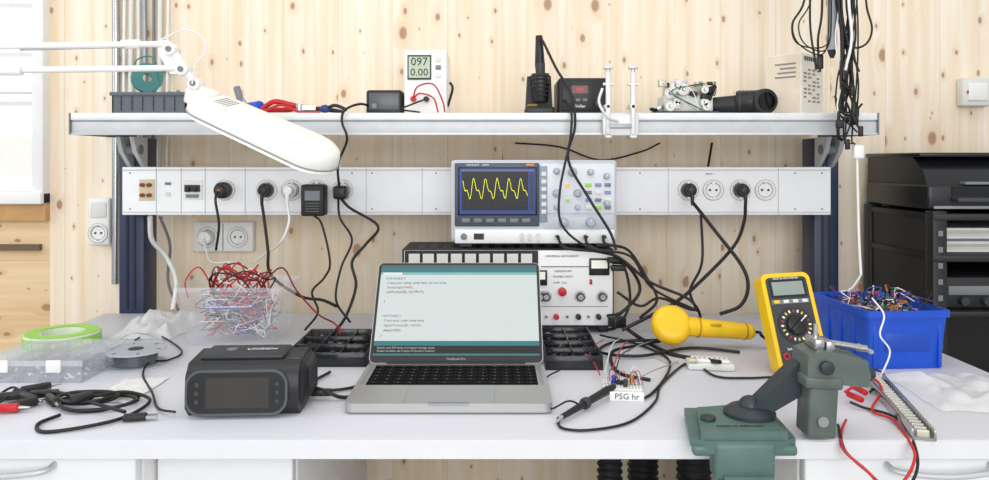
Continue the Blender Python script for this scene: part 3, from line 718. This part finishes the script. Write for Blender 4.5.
b=B('test_leads')
b.tube([G(845,392,.02),G(870,378,.03),G(882,390,.012),G(872,410,.004),G(893,420,.004),P(912,446,.962),P(914,462,.95),P(903,482,.94),P(880,500,.94)],.0020,RED)
b.tube([G(850,402,.01),G(865,408,.004),G(888,414,.004),G(905,425,.004),P(916,450,.958),P(917,470,.95),P(908,490,.94)],.0020,RUB)
b.tube([G(846,420,.006),G(842,430,.004),P(842,447,.962),P(856,462,.95),P(872,476,.94),P(885,495,.94)],.0020,RED)
b.tube([G(838,425,.006),G(840,434,.004),P(846,452,.962),P(866,470,.95),P(880,484,.94)],.0020,RUB)
b.tube([G(848,385,.02),G(858,376,.035),G(872,370,.02),G(884,375,.005),G(870,392,.004)],.0018,BLACK)
b.cyl(G(852,386,.012),G(866,393,.012),.0045,RED,n=14,bev=.001); b.cyl(G(848,394,.012),G(862,400,.012),.0045,RED,n=14,bev=.001)
b.done()

# ---------- small desk items right of laptop
b=B('breadboard_circuit',T(G(622,391,0)+Vector((0,0,.0003)))@RZ(-6))
b.box((-.030,-.022,0),(.030,.03,.009),WHITE,.001)
b.box((-.03,.003,.0088),(.03,.005,.0092),GREY)
for i in range(12):
    for j in range(8): b.cbox((-.026+i*.0047,-.016+j*.0055,.0091),(.0014,.0014,.0004),DGREY)
b.box((-.022,-.05,-.0001),(.030,-.026,.002),WHITE); b.box((-.022,-.052,-.0001),(.03,-.050,.014),WHITE,.0005)
b.text('PSG hr',.013,TXT,face(.004,-.0522,.007))
for i in range(10):
    x=random.uniform(-.025,.02); y=random.uniform(-.012,.024); m=[BLACK,WIRES[8],RED,WIRES[2],WIRES[7],BLACK][i%6]
    b.tube([(x,y,.009),(x,y,.018+.0013*i),(x+.008,y+.004,.020+.0013*i),(x+.014,y+.002,.009)],.0007,m,k=5)
for x,y,m in ((-.012,.01,BLUE),(.005,-.008,DGREY),(.016,.014,ORANGE)): b.cyl((x,y,.009),(x,y,.021),.0036,m,n=14,bev=.0006)
b.cbox((.0,.004,.0125),(.018,.008,.005),BLACK)
b.done()
b=B('oscilloscope_probe'); p0=G(562,417,.008); p1=G(608,390,.014); d=(p1-p0)
b.tube([p0,p0+d*.25,p0+d*.5,p0+d*.8,p1],.004,BLACK,k=12,r1=.0068); b.cyl(p0+d*.45,p0+d*.52,.0085,DGREY,n=18,bev=.001); b.cyl(p0-d*.12-Vector((0,0,.004)),p0,.0015,STEEL,r1=.0035,n=12)
b.cyl(p1,p1+d*.15,.0065,BLK2,r1=.004,n=14)
b.tube([p0+d*.4,p0+d*.4+Vector((-.02,-.01,.01)),G(548,408,.004),G(545,380,.003),G(560,370,.01)],.0014,RUB)
b.tube([G(558,418,.004),G(562,428,.003),G(590,430,.003),G(630,422,.003),G(655,402,.003),G(662,384,.003),G(690,362,.003),G(715,376,.003),G(745,378,.003),G(772,377,.003)],.0020,RUB)
b.done()
b=B('terminal_block_module',T(G(712,371,0)+Vector((0,.02,.0003)))@RZ(-8))
b.box((-.038,-.022,0),(.042,.022,.012),OFFW,.003); b.box((-.03,-.015,.012),(.034,.015,.017),WHITE,.002)
for k in range(7): b.cyl((-.024+k*.0085,0,.0165),(-.024+k*.0085,0,.0176),.0022,GREY,n=10)
b.cbox((-.03,-.018,.017),(.016,.01,.006),BEIGE,.001)
b.tube([(-.036,0,.006),(-.05,.01,.01),(-.07,.02,.002),(-.09,.05,.003)],.0012,BEIGE)
b.done()
b=B('jumper_wires')
for i,(m,pp) in enumerate(((RED,[(612,370),(620,350),(628,340)]),(WIRES[2],[(605,372),(612,345),(622,338)]),(BLACK,[(615,372),(625,352),(660,340)]),(WIRES[8],[(628,352),(640,345),(655,340)]),(RED,[(600,375),(590,350),(603,340)]),(WIRES[8],[(635,380),(655,370),(678,362)]))):
    b.tube([G(q[0],q[1],.003 if k==2 else .012+.004*(k==1)) for k,q in enumerate(pp)],.0012,m,k=6)
b.done()
b=B('black_test_cables')
def scp(px): return P(px,236,1.572)
b.tube([scp(557)+Vector((0,-.004,0)),P(566,248,1.54),P(600,252,1.54),P(622,262,1.55),P(630,300,1.55),P(618,326,1.53),P(600,330,1.5)],.003,RUB)
b.tube([scp(585)+Vector((0,-.004,0)),P(590,246,1.54),P(620,258,1.54),P(650,282,1.53),P(690,300,1.5),P(700,322,1.5),P(680,336,1.48),G(640,345,.003),G(612,352,.003),G(618,372,.003),G(650,380,.003)],.003,RUB)
b.tube([scp(603)+Vector((0,-.004,0)),P(606,244,1.54),P(628,250,1.55),P(645,275,1.55),P(657,300,1.54),P(640,318,1.52)],.003,RUB)
b.tube([P(612,262,1.56),P(628,266,1.56),P(640,290,1.56),P(622,312,1.55),P(607,316,1.56)],.0035,RUB)
b.tube([P(617,292,1.57),P(640,306,1.56),P(660,298,1.56),P(694,310,1.54),P(690,290,1.56),P(702,262,1.6),P(701,215,1.66)],.003,RUB)
b.tube([P(615,320,1.53),G(640,338,.004),G(666,352,.004),G(690,358,.004),G(720,362,.02)],.004,RUB)
b.tube([G(600,335,.01),G(640,345,.004),G(670,362,.004),G(650,395,.004),G(620,398,.004)],.0022,RUB)
b.tube([G(660,340,.006),G(615,342,.006),G(600,352,.006),G(640,356,.006),G(690,348,.006),G(740,352,.004)],.003,RUB)
c=P(617,322,1.53); b.cbox(c,(.03,.03,.022),BLACK,.004,rot=(0,0,.4))
for px,py in ((614,260),(618,268)): b.cbox(P(px,py,1.555),(.03,.014,.012),BLK2,.003)
b.done()

# ---------- shelf items
def S(px,d): return XX(px,d)
Z=SZ+.0008
b=B('grey_parts_bin'); x0,x1=S(112,1.66),S(186,1.66)
LG=mat('bin_grey','5C626A',.5)
b.box((x0,1.66,Z),(x1,1.79,Z+.003),LG)
for q in ((x0,1.66,x0+.003,1.79),(x1-.003,1.66,x1,1.79),(x0,1.66,x1,1.663),(x0,1.787,x1,1.79)): b.box((q[0],q[1],Z),(q[2],q[3],Z+.048),LG)
b.box((x0-.004,1.656,Z+.042),(x1+.004,1.664,Z+.050),LG,.001)
for k in range(6): b.box((x0+.02+k*.024,1.6585,Z+.008),(x0+.022+k*.024,1.661,Z+.040),DGREY)
for k in range(10): b.cbox((random.uniform(x0+.02,x1-.02),random.uniform(1.68,1.77),Z+.04),(.03,.02,.02),random.choice([DGREY,GREY,BLACK,TEAL]),.002,rot=(random.random(),random.random(),random.random()))
b.done()
b=B('teal_wire_spool'); c=P(147,82,1.72); c.z=Z+.088
Mt=T(c)@Matrix.Rotation(math.radians(90),4,'X')@Matrix.Rotation(.5,4,'Y')
b.lathe([(.010,-.016),(.034,-.016),(.034,-.013),(.026,-.012),(.026,.012),(.034,.013),(.034,.016),(.010,.016),(.010,-.016)],TEAL,Mt)
b.lathe([(.0262,-.012),(.030,-.011),(.030,.011),(.0262,.012)],mat('teal_wire','3E8F8A',.4),Mt); b.tube([c+Vector((-.03,0,0)),c+Vector((-.02,-.01,.04)),c+Vector((.02,-.01,.045)),c+Vector((.03,0,-.02))],.0015,TEAL); b.done()
b=B('combination_pliers'); zz=Z+.012
b.tube([(S(262,1.66),1.66,zz),(S(275,1.66),1.655,zz+.016),(S(290,1.66),1.66,zz+.010),(S(297,1.66),1.665,zz+.006)],.006,RED,k=10)
b.tube([(S(264,1.68),1.69,zz),(S(276,1.68),1.69,zz),(S(290,1.68),1.68,zz),(S(297,1.68),1.675,zz+.004)],.006,RED,k=10)
b.cyl((S(300,1.67),1.665,zz-.004),(S(300,1.67),1.665,zz+.010),.010,STEEL); b.prism([(S(300,1.67),1.657,zz-.002),(S(316,1.67),1.664,zz-.002),(S(316,1.67),1.668,zz-.002),(S(300,1.67),1.675,zz-.002)],(0,0,.010),STEEL,.001); b.done()
b=B('screwdriver'); b.cyl((S(246,1.68),1.70,Z+.014),(S(263,1.68),1.66,Z+.018),.016,BLUE,r1=.013,n=10,bev=.003); b.cyl((S(246,1.68),1.70,Z+.014),(S(236,1.7),1.72,Z+.050),.0055,STEEL); b.cyl((S(240,1.7),1.71,Z+.03),(S(233,1.7),1.725,Z+.066),.008,GREY); b.done()
b=B('cable_stripper'); b.tube([(S(300,1.7),1.70,Z+.01),(S(318,1.7),1.70,Z+.014),(S(332,1.7),1.70,Z+.012),(S(343,1.7),1.70,Z+.008)],.008,BLK2,k=10,r1=.004); b.ball((S(325,1.67),1.67,Z+.013),.012,mat('navy_plastic','243A78',.4),(1,1,.8)); b.tube([(S(325,1.67),1.67,Z+.012),(S(335,1.66),1.66,Z+.02),(S(347,1.66),1.66,Z+.01)],.004,BLACK)
b.tube([(S(262,1.64),1.64,Z+.004),(S(280,1.64),1.65,Z+.02),(S(300,1.64),1.64,Z+.004),(S(320,1.64),1.645,Z+.004)],.003,RED); b.done()
b=B('black_power_adapter'); x0,x1=S(366,1.68),S(402,1.68)
b.box((x0,1.68,Z),(x1,1.77,Z+.057),BLACK,.006,3); b.box((x0+.007,1.678,Z+.012),(x1-.007,1.682,Z+.050),mat('adapter_panel','55585C',.3),.001)
b.cyl((x0+.02,1.672,Z+.02),(x0+.02,1.68,Z+.02),.006,GREY); b.done()
b=B('bench_power_meter'); x0,x1=S(404,1.68),S(447,1.68); h=.148
b.box((x0,1.68,Z),(x1,1.80,Z+h),WHITE,.005,3)
b.box((x0+.008,1.677,Z+h-.068),(x0+.062,1.682,Z+h-.012),DGREY,.001); b.box((x0+.011,1.6765,Z+h-.064),(x0+.059,1.68,Z+h-.016),mat('lcd_green','A5B59A',.3,emit=.15))
b.text('097',.026,TXT,face(x0+.035,1.676,Z+h-.028)); b.text('0.00',.024,TXT,face(x0+.035,1.676,Z+h-.052))
for k in range(3): b.cbox((x0+.078,1.679,Z+h-.022-k*.018),(.012,.004,.010),[OFFW,GREY,OFFW][k],.001)
for k,m in ((0,RED),(1,BLACK)): 
    b.cyl((x0+.022+k*.03,1.66,Z+.035),(x0+.022+k*.03,1.68,Z+.035),.006,m,n=16,bev=.001)
b.tube([(x0+.022,1.665,Z+.035),(x0+.035,1.64,Z+.06),(x0+.07,1.635,Z+.065),(x0+.09,1.64,Z+.03),(x0+.095,1.65,Z+.004)],.0018,RED)
b.tube([(x0+.022,1.665,Z+.035),(x0+.04,1.64,Z+.045),(x0+.07,1.64,Z+.035),(x0+.08,1.65,Z+.004)],.0018,RED)
b.tube([(x0+.052,1.665,Z+.035),(x0+.02,1.64,Z+.02),(x0+.0,1.645,Z+.01),(x0+.04,1.65,Z+.004)],.002,BLACK)
b.tube([(x1-.0,1.70,Z+.02),(x1+.012,1.69,Z+.06),(x1+.006,1.69,Z+.075)],.003,BLACK)
b.done()
b=B('soldering_iron_stand'); cx=S(541,1.68); y=1.70
b.box((cx-.036,y-.035,Z),(cx+.030,y+.05,Z+.018),BLACK,.004); b.box((cx-.032,y-.03,Z+.018),(cx-.008,y+.02,Z+.024),mat('sponge_yellow','8A7A3A',.9),.003)
b.prism([(cx-.034,y,Z+.015),(cx+.028,y,Z+.015),(cx+.024,y,Z+.090),(cx-.030,y,Z+.090)],(0,.03,0),BLK2,.004)
b.cyl((cx+.0,y-.01,Z+.03),(cx-.001,y-.012,Z+.095),.017,BLACK,r1=.021,bev=.002)
for k in range(6): b.lathe([(.021-.0006*k,0),(.0235-.0006*k,.001),(.021-.0006*k,.003)],DGREY,T((cx-.001,y-.012,Z+.088-k*.009)))
b.cyl((cx,y-.012,Z+.085),(cx-.002,y-.012,Z+.118),.010,DGREY,r1=.012); b.cyl((cx-.002,y-.012,Z+.116),(cx-.004,y-.012,Z+.182),.0115,BLACK,r1=.008,bev=.002)
b.tube([(cx-.004,y-.012,Z+.176),(cx+.004,y-.03,Z+.165),(cx+.03,y-.07,Z+.10),(cx+.06,1.60,Z+.04),(cx+.066,1.575,Z-.03),(S(568,1.57),1.565,ZZ(160,1.565)),P(590,200,1.55),P(610,232,1.55),P(616,250,1.54)],.003,RUB)
b.done()
b=B('soldering_station'); x0,x1=S(559,1.66),S(607,1.66)
b.box((x0,1.66,Z),(x1,1.80,Z+.082),BLK2,.004,3); b.box((x0+.006,1.657,Z+.008),(x1-.006,1.662,Z+.076),BLACK,.002)
b.box((x0+.028,1.655,Z+.046),(x0+.064,1.660,Z+.064),mat('led_window','5A1818',.2)); b.text('350',.012,mat('led_red','D0302A',.4,emit=.6),face(x0+.046,1.6545,Z+.055))
b.cyl((x1-.020,1.645,Z+.024),(x1-.020,1.658,Z+.024),.009,DGREY,bev=.001); b.cbox((x0+.018,1.655,Z+.024),(.010,.006,.014),DGREY,.001)
for k in range(2): b.cbox((x0+.042+k*.016,1.656,Z+.032),(.010,.005,.006),GREY,.001)
b.text('Weller',.010,TXTW,face(x0+.045,1.6565,Z+.018)); 
b.tube([(x0+.01,1.656,Z+.030),(x0+.012,1.62,Z+.025),(x0+.02,1.585,Z+.0),P(570,140,1.565),P(560,190,1.55),P(562,225,1.545),P(590,248,1.53),P(630,256,1.53),P(652,288,1.53),P(700,312,1.5)],.0026,RUB)
b.done()
b=B('screw_clamp'); 
WM=mat('clamp_white','DEDFDE',.35,.1)
for px in (608,633):
    x=S(px,1.585)
    b.cbox((x,1.585,Z+.020),(.010,.010,.135),WM,.002)
    b.cbox((x,1.600,Z+.012),(.014,.04,.010),WM,.002); b.cbox((x,1.60,Z-.053),(.014,.05,.006),WM,.002)
    b.cyl((x,1.585,Z+.085),(x,1.585,Z+.094),.004,STEEL); b.cyl((x,1.585,Z+.092),(x,1.585,Z+.098),.011,WM,bev=.002)
    b.cyl((x-.011,1.585,Z+.060),(x+.011,1.585,Z+.060),.0035,CHROME)
b.box((S(603,1.585),1.586,Z-.05),(S(639,1.585),1.597,Z-.004),WM,.002); b.cbox((S(620,1.585),1.583,Z-.03),(.05,.006,.010),ALUD,.001)
b.tube([(S(602,1.585),1.58,Z+.05),(S(598,1.585),1.57,Z+.02),(S(606,1.585),1.57,Z-.01),(S(618,1.585),1.578,Z-.02)],.003,WM)
b.done()
b=B('disassembled_gear_mechanism'); x0=S(656,1.68)
b.box((x0,1.67,Z),(x0+.14,1.77,Z+.008),DGREY); b.box((x0+.02,1.68,Z+.008),(x0+.13,1.76,Z+.045),OFFW,.003)
b.box((x0+.03,1.69,Z+.045),(x0+.120,1.75,Z+.072),BEIGE,.004)
random.seed(4)
for k in range(9):
    c=Vector((x0+random.uniform(.02,.13),1.672,Z+random.uniform(.018,.068))); r=random.uniform(.007,.015)
    b.lathe([(r*.3,0),(r,0),(r,.004),(r*.8,.005),(r*.3,.005)],random.choice([STEEL,BEIGE,OFFW,DGREY,OFFW]),T(c)@RX,18)
    b.cyl(c+Vector((0,-.010,0)),c,.002,STEEL,n=8)
for k in range(22): b.cbox((x0+random.uniform(0,.14),random.uniform(1.67,1.70),Z+random.uniform(.01,.075)),(random.uniform(.008,.024),.012,random.uniform(.005,.018)),random.choice([BEIGE,STEEL,DGREY,BLACK,OFFW]),.001,rot=(0,random.uniform(-.5,.5),random.random()))
for k in range(4): b.tube([(x0+random.uniform(0,.1),1.66,Z+.01),(x0+random.uniform(-.02,.1),1.65,Z+.05),(x0+random.uniform(0,.14),1.66,Z+.07)],.0010,[BLACK,WIRES[8],WIRES[2],GREEN][k],k=5)
b.cyl((x0+.06,1.70,Z+.072),(x0+.06,1.70,Z+.082),.016,OFFW,bev=.001)
b.done()
b=B('camera_lens_tube'); y=1.68; xa,xb=S(712,y),S(768,y); zc=Z+.029
b.cyl((xa-.02,y+.03,zc-.008),(xa+.07,y+.01,zc-.004),.018,BLK2,r1=.022,bev=.002); b.cyl((xa+.06,y+.015,zc),(xb-.02,y-.005,zc),.027,BLACK,bev=.002)
for k in range(5): b.cyl((xa+.066+k*.008,y+.013,zc),(xa+.069+k*.008,y+.012,zc),.0285,DGREY)
b.cyl((xb-.022,y+.02,zc),(xb-.014,y-.03,zc),.0285,BLK2,bev=.003); b.cyl((xb-.0145,y-.028,zc),(xb-.0135,y-.0325,zc),.020,SCR)
b.done()
b=B('cardboard_box',T((S(797,1.72),1.735,Z))@RZ(42))
w=.072; h=.140
b.box((-w*.75,-w*.6,0),(w*.75,w*.6,h),CARDW,.001)
b.box((-w*.75-.0006,-w*.6+.003,.002),(-w*.75+.001,w*.6-.003,h-.002),CARD)
b.box((-.004,-w*.6,h),(.004,w*.6,h+.001),CARD)
PG=mat('print_grey','8C8880',.7)
for k in range(9):
    for j in range(4):
        if (k*7+j*5)%4: b.box((-w*.62+j*.022,-w*.6-.0008,.03+k*.009),(-w*.62+j*.022+.010+.002*((k+j)%4),-w*.6,.034+k*.009),PG)
for k in range(14): b.box((-w*.6+.005*k,-w*.6-.0009,.124),(-w*.6+.005*k+.001+.0015*(k%2),-w*.6,.134),TXT)
for k in range(4): b.box((-w*.75-.0010,-.030,.085+k*.010),(-w*.75,.02-.006*(k%3),.089+k*.010),PG)
b.done()

b=B('hanging_cable_bundle'); random.seed(11)
for i in range(17):
    xb=random.uniform(836,860); d=1.555+random.uniform(-.02,.02); low=random.uniform(70,150)
    pts=[P(xb+random.uniform(-5,5),-60,d)]
    for py in (0,40,80,110,140):
        if py<low: pts.append(P(848+(xb-846)*(1-.2*py/100)+random.uniform(-5,5),py,d+random.uniform(-.008,.008)))
    pts.append(P(848+random.uniform(-9,9)+4,low,d))
    b.tube(pts,random.choice([.0018,.0024,.003]),random.choice([RUB,RUB,RUB,RUB,GREY,WHCORD]) if i%4 else RUB)
    if i%2: 
        c=pts[-1]; b.cbox(c,(.009,.008,.022),BLACK,.002)
for i in range(3):
    xs=random.uniform(787,806); xe=xs+random.uniform(18,30)
    b.tube([P(xs+14,-60,1.56),P(xs+8,0,1.56),P(xs-4,24,1.56),P(xs+2,44,1.56),P(xe,46+i*4,1.56),P(xe+6,20,1.56),P(xe+4,-60,1.56)],.0015,RUB)
b.tube([P(868,-60,1.56),P(866,0,1.56),P(872,28,1.56),P(866,44,1.56),P(852,46,1.56),P(850,20,1.56),P(852,-60,1.56)],.0022,RUB)
b.tube([P(822,-60,1.57),P(822,10,1.57),P(818,40,1.57),P(820,72,1.57)],.0026,RUB); b.cbox(P(820,62,1.57),(.012,.01,.03),BLACK,.002)
b.tube([P(812,-60,1.57),P(810,20,1.57),P(815,60,1.57),P(816,70,1.57)],.0024,RUB); 
b.cyl(P(832,-60,1.575),P(832,50,1.575),.010,mat('grey_tube','B8BBBF',.4)); b.cyl(P(832,50,1.575),P(832,58,1.575),.010,DGREY,r1=.004)
b.tube([P(835,96,1.56),P(840,110,1.55),P(850,116,1.55),P(862,104,1.56)],.0024,RUB)
b.cbox(P(852,118,1.55),(.020,.012,.018),BLK2,.003); b.cbox(P(840,124,1.55),(.016,.012,.018),BLK2,.003)
b.tube([P(838,-60,1.56),P(842,60,1.55),P(838,130,1.555),P(842,140,1.57)],.0035,RUB)
b.box((.55,1.55,ZZ(-64,1.56)),(.85,1.58,ZZ(-60,1.56)),ALUD); b.box((.69,1.56,ZZ(-64,1.56)),(.71,WY-.002,ZZ(-62,1.56)),ALUD)
b.done()

# ---------- magnifier lamp
b=B('magnifier_lamp')
LW=mat('lamp_white','F1F1EE',.3,var=.01)
d0=1.30
c=P(263,130,d0)
ax=Vector((math.cos(math.radians(23)),-.20,-math.sin(math.radians(23)))).normalized()
nrm0=Vector((.15,-.26,.93)); n_=(nrm0-ax*nrm0.dot(ax)).normalized(); sdv=n_.cross(ax).normalized()
MM=Matrix((( ax.x,sdv.x,n_.x,c.x),(ax.y,sdv.y,n_.y,c.y),(ax.z,sdv.z,n_.z,c.z),(0,0,0,1)))
def stad(L,W,n=10,W2=None):
    W2=W2 or W; pts=[]
    for k in range(n+1):
        a=-math.pi/2+math.pi*k/n; pts.append((L/2-W/2+W/2*math.cos(a),W/2*math.sin(a)))
    for k in range(n+1):
        a=math.pi/2+math.pi*k/n; pts.append((-L/2+W2/2+W2/2*math.cos(a),W2/2*math.sin(a)))
    return pts
bm=bmesh.new(); rings=[]
SD=stad(.300,.100,12,.080)
for f,z in ((.80,.020),(.92,.017),(.98,.011),(1,.0),(1,-.012),(.985,-.016)):
    rings.append([bm.verts.new((x*f,y*f,z)) for x,y in SD])
for u,v in zip(rings,rings[1:]):
    for k in range(len(u)): bm.faces.new((u[k],u[(k+1)%len(u)],v[(k+1)%len(u)],v[k]))
bm.faces.new(rings[0]); b.add(bm,LW,MM)
b.prism([(x*.96,y*.94,-.021) for x,y in SD],(0,0,.007),mat('lamp_diffuser','F7F4E8',.3,emit=.4),M=MM)
b.prism([(x*1.010,y*1.02,-.0145) for x,y in SD],(0,0,.003),mat('seam_grey','9A9A96',.5),M=MM)
b.box((-.155,-.022,-.006),(-.108,.022,.026),LW,.006,M=MM)
for k in range(5): b.box((-.095+k*.006,-.02,.0185),(-.093+k*.006,.02,.0204),GREY,M=MM)
j1=P(196,84,1.31); j2=P(172,50,1.30); hub=MM@Vector((-.125,0,.018))
b.tube([hub,j1,P(186,72,1.30),j2],.008,LW,k=10)
for p in (j1,j2,P(184,70,1.3)): b.cyl(p+Vector((0,-.014,0)),p+Vector((0,.014,0)),.011,LW,bev=.002); b.cyl(p+Vector((0,-.017,0)),p+Vector((0,-.013,0)),.005,GREY)
e1=P(-40,47,1.25); e2=P(-40,71,1.25)
b.cyl(P(164,44,1.30),e1,.0055,LW); b.cyl(P(176,68,1.30),e2,.0055,LW); b.cyl(P(150,46.5,1.297),P(20,50,1.262),.0015,STEEL)
b.prism([tuple(P(158,40,1.30)),tuple(P(168,40,1.30)),tuple(P(180,62,1.30)),tuple(P(180,74,1.30)),tuple(P(170,74,1.30)),tuple(P(158,52,1.30))],(0,.012,0),LW,.002)
b.cyl(P(140,44,1.295),P(122,44.3,1.293),.008,LW); b.cyl(P(22,71,1.26),P(0,71,1.256),.008,LW)
b.prism([tuple(P(-34,40,1.245)),tuple(P(-34,78,1.245)),tuple(P(-50,78,1.245)),tuple(P(-50,40,1.245))],(0,.014,0),LW,.002)
px=e1.x-.08
b.cyl((px,1.25,0),(px,1.25,e1.z+.02),.014,LW); b.cyl((px,1.25,e1.z-.01),(e1.x,1.25,e1.z-.01),.010,LW); b.lathe([(0,0),(.14,0),(.14,.02),(.03,.035),(0,.035)],LW,T((px-.05,1.25,0)))
b.tube([P(160,40,1.29),P(185,30,1.29),P(203,38,1.29),P(205,52,1.29),P(195,66,1.29),P(192,84,1.29)],.0015,WHCORD)
b.done()

# ---------- rack + printer
b=B('equipment_rack'); x0=.95; x1=1.55; y0,y1=1.60,1.90; zt=ZZ(211,1.61)
BM=mat('rack_black','17181A',.45)
for x in (x0,x1-.03):
    for y in (y0,y1-.03): b.box((x,y,0),(x+.03,y+.03,zt),BM,.001)
b.box((x0+.005,y0+.03,.1),(x0+.009,y1-.03,zt-.02),mat('rack_side','1E1F22',.5))
for z in (zt-.02,ZZ(262,1.6),ZZ(318,1.6),.45,.15): b.box((x0+.001,y0-.001,z),(x1,y1,z+.014),BM,.001)
for k in range(24): b.box((x0+.010,y0-.0018,.15+k*.035),(x0+.020,y0-.001,.162+k*.035),GREY)
b.box((x0+.03,y1-.01,.1),(x1-.03,y1-.004,zt-.02),BM)
b.done()
b=B('paper_stack'); z=ZZ(262,1.6)+.0145
for k in range(9): b.box((x0+.05+.004*(k%2),1.66,z+k*.006),(x0+.33,1.85,z+k*.006+.0055),[WHITE,OFFW,BEIGE,WHITE,GREY][k%5])
b.done()
b=B('rack_amplifier'); z=ZZ(318,1.6)+.0145
b.box((x0+.04,1.63,z),(x0+.42,1.86,z+.07),BLK2,.004); b.box((x0+.05,1.627,z+.03),(x0+.40,1.632,z+.05),GREY,.001)
for k in range(4): b.cyl((x0+.08+k*.05,1.615,z+.018),(x0+.08+k*.05,1.63,z+.018),.009,DGREY)
b.done()
b=B('office_stool')
b.lathe([(.0,.0),(.20,.0),(.20,.02),(.03,.05),(.025,.55),(.18,.57),(.19,.60),(.17,.62),(0,.625)],BLK2,T((1.18,1.33,0)))
b.done()
b=B('office_printer'); z=zt+.001; X0=.955; X1=1.42
ZT=ZZ(156,1.62)
PB=mat('printer_black','1B1C1F',.3)
b.box((X0,1.625,z),(X1,1.90,z+.055),PB,.006,3)
b.prism([(X0+.005,1.64,z+.055),(X0+.005,1.90,z+.055),(X0+.005,1.90,ZT),(X0+.005,1.70,ZT),(X0+.005,1.655,z+.085)],(X1-X0-.01,0,0),PB,.004)
b.box((X0+.0,1.66,ZT-.002),(X1,1.905,ZT+.008),PB,.003)
b.box((X0+.05,1.600,z+.018),(X1-.05,1.63,z+.028),DGREY,.002); b.box((X0+.05,1.623,z+.032),(X1-.05,1.628,z+.052),mat('tray_gap','050506',.6))
b.box((X0+.01,1.622,z+.003),(X1-.01,1.626,z+.009),ALUD)
b.box((X0+.08,1.622,z+.056),(X1-.08,1.66,z+.062),GREY,.001)
b.box((X0+.09,1.652,z+.068),(X0+.19,1.70,z+.075),GREY,.001)
b.done()

# ---------- under desk
for n_i,(xa,xb,yy,hd) in enumerate(((-.93,-.484,1.0,True),(.418,.845,1.0,True),(-.482,-.285,1.05,False))):
    b=B('drawer_cabinet' if hd else 'filing_cabinet'); 
    b.box((xa,yy+.02,.05),(xb,1.65,.7215),WHITE,.003)
    zs=[.7205,.55,.38,.21,.055]
    for q in range(4): 
        b.box((xa+.002,yy,zs[q+1]+.004),(xb-.002,yy+.02,zs[q]),mat('drawer_front','EDEEF0',.4,var=.01),.003)
        if hd:
            cx=-.665 if xa<0 else .60; zc=zs[q]-.012
            b.tube([(cx-.07,yy+.002,zc),(cx-.062,yy-.018,zc-.004),(cx,yy-.024,zc-.008),(cx+.062,yy-.018,zc-.004),(cx+.07,yy+.002,zc)],.004,ALU,k=10)
    b.box((xa+.01,yy+.05,0),(xb-.01,1.6,.05),DGREY)
    b.done()
b=B('ventilation_hose')
def hose(x,y,za,zb,r=.026):
    n=int((za-zb)/.006); prof=[(r+(.004 if k%2 else 0),zb+k*.006) for k in range(n)]
    b.lathe(prof,BLACK,T((x,y,0)),24)
hose(.195,1.25,.722,.0,.018); hose(.345,1.28,.722,.0); hose(.285,1.42,.722,.0)
b.done()
b=B('laptop_charger_cable'); b.tube([G(366,382,.004),G(350,388,.004),G(325,390,.004),G(312,383,.004),G(330,372,.004)],.0025,RUB); b.cbox(G(362,383,.006),(.014,.010,.006),BLACK,.002); b.done()
b=B('shelf_wall_cable'); b.tube([P(515,143,1.88),P(560,147,1.9),P(600,160,1.9),P(640,152,1.9),P(660,143,1.88)],.0022,RUB); b.tube([P(712,143,1.88),P(708,167,1.85)],.003,RUB); b.done()

# ---------- light
w=bpy.data.worlds.new('world'); bpy.context.scene.world=w; w.use_nodes=True; nt=w.node_tree
bg=nt.nodes['Background']; 
tc=nt.nodes.new('ShaderNodeTexCoord'); sp=nt.nodes.new('ShaderNodeSeparateXYZ'); rp=nt.nodes.new('ShaderNodeValToRGB')
nt.links.new(tc.outputs['Generated'],sp.inputs[0]); nt.links.new(sp.outputs[2],rp.inputs[0])
rp.color_ramp.elements[0].color=(.78,.79,.81,1); rp.color_ramp.elements[0].position=0; rp.color_ramp.elements[1].color=(.97,.985,1,1); rp.color_ramp.elements[1].position=.6
nt.links.new(rp.outputs[0],bg.inputs[0]); bg.inputs[1].default_value=.80
def area(name,loc,rot,sx,sy,e,col=(1,1,1)):
    l=bpy.data.lights.new(name,'AREA'); l.shape='RECTANGLE'; l.size=sx; l.size_y=sy; l.energy=e; l.color=col
    o_=bpy.data.objects.new(name,l); o_.location=loc; o_.rotation_euler=rot; bpy.context.scene.collection.objects.link(o_)
area('overhead_softbox',(-.1,.55,2.75),(math.radians(18),0,0),2.4,1.0,11,(1,.985,.97))  # added softbox above the bench front
area('front_fill',(.2,-1.7,1.6),(math.radians(86),0,0),3.0,1.6,54,(1,.995,.99))  # added fill behind the camera, brightens the wall and socket rail
area('window_light',(-2.6,.6,1.9),(math.radians(75),0,math.radians(-70)),1.6,1.4,14,(.94,.97,1))
sc=bpy.context.scene
try:
    sc.view_settings.view_transform='Standard'; sc.view_settings.look='None'
except Exception as ex: print(ex)
cam=bpy.data.cameras.new('camera'); co=bpy.data.objects.new('camera',cam); sc.collection.objects.link(co)
cam.sensor_width=36; cam.lens=36*F/989; cam.shift_y=-(240-HY)/989; cam.clip_start=.02
co.location=(0,0,CZ); co.rotation_euler=(math.pi/2,0,0); sc.camera=co
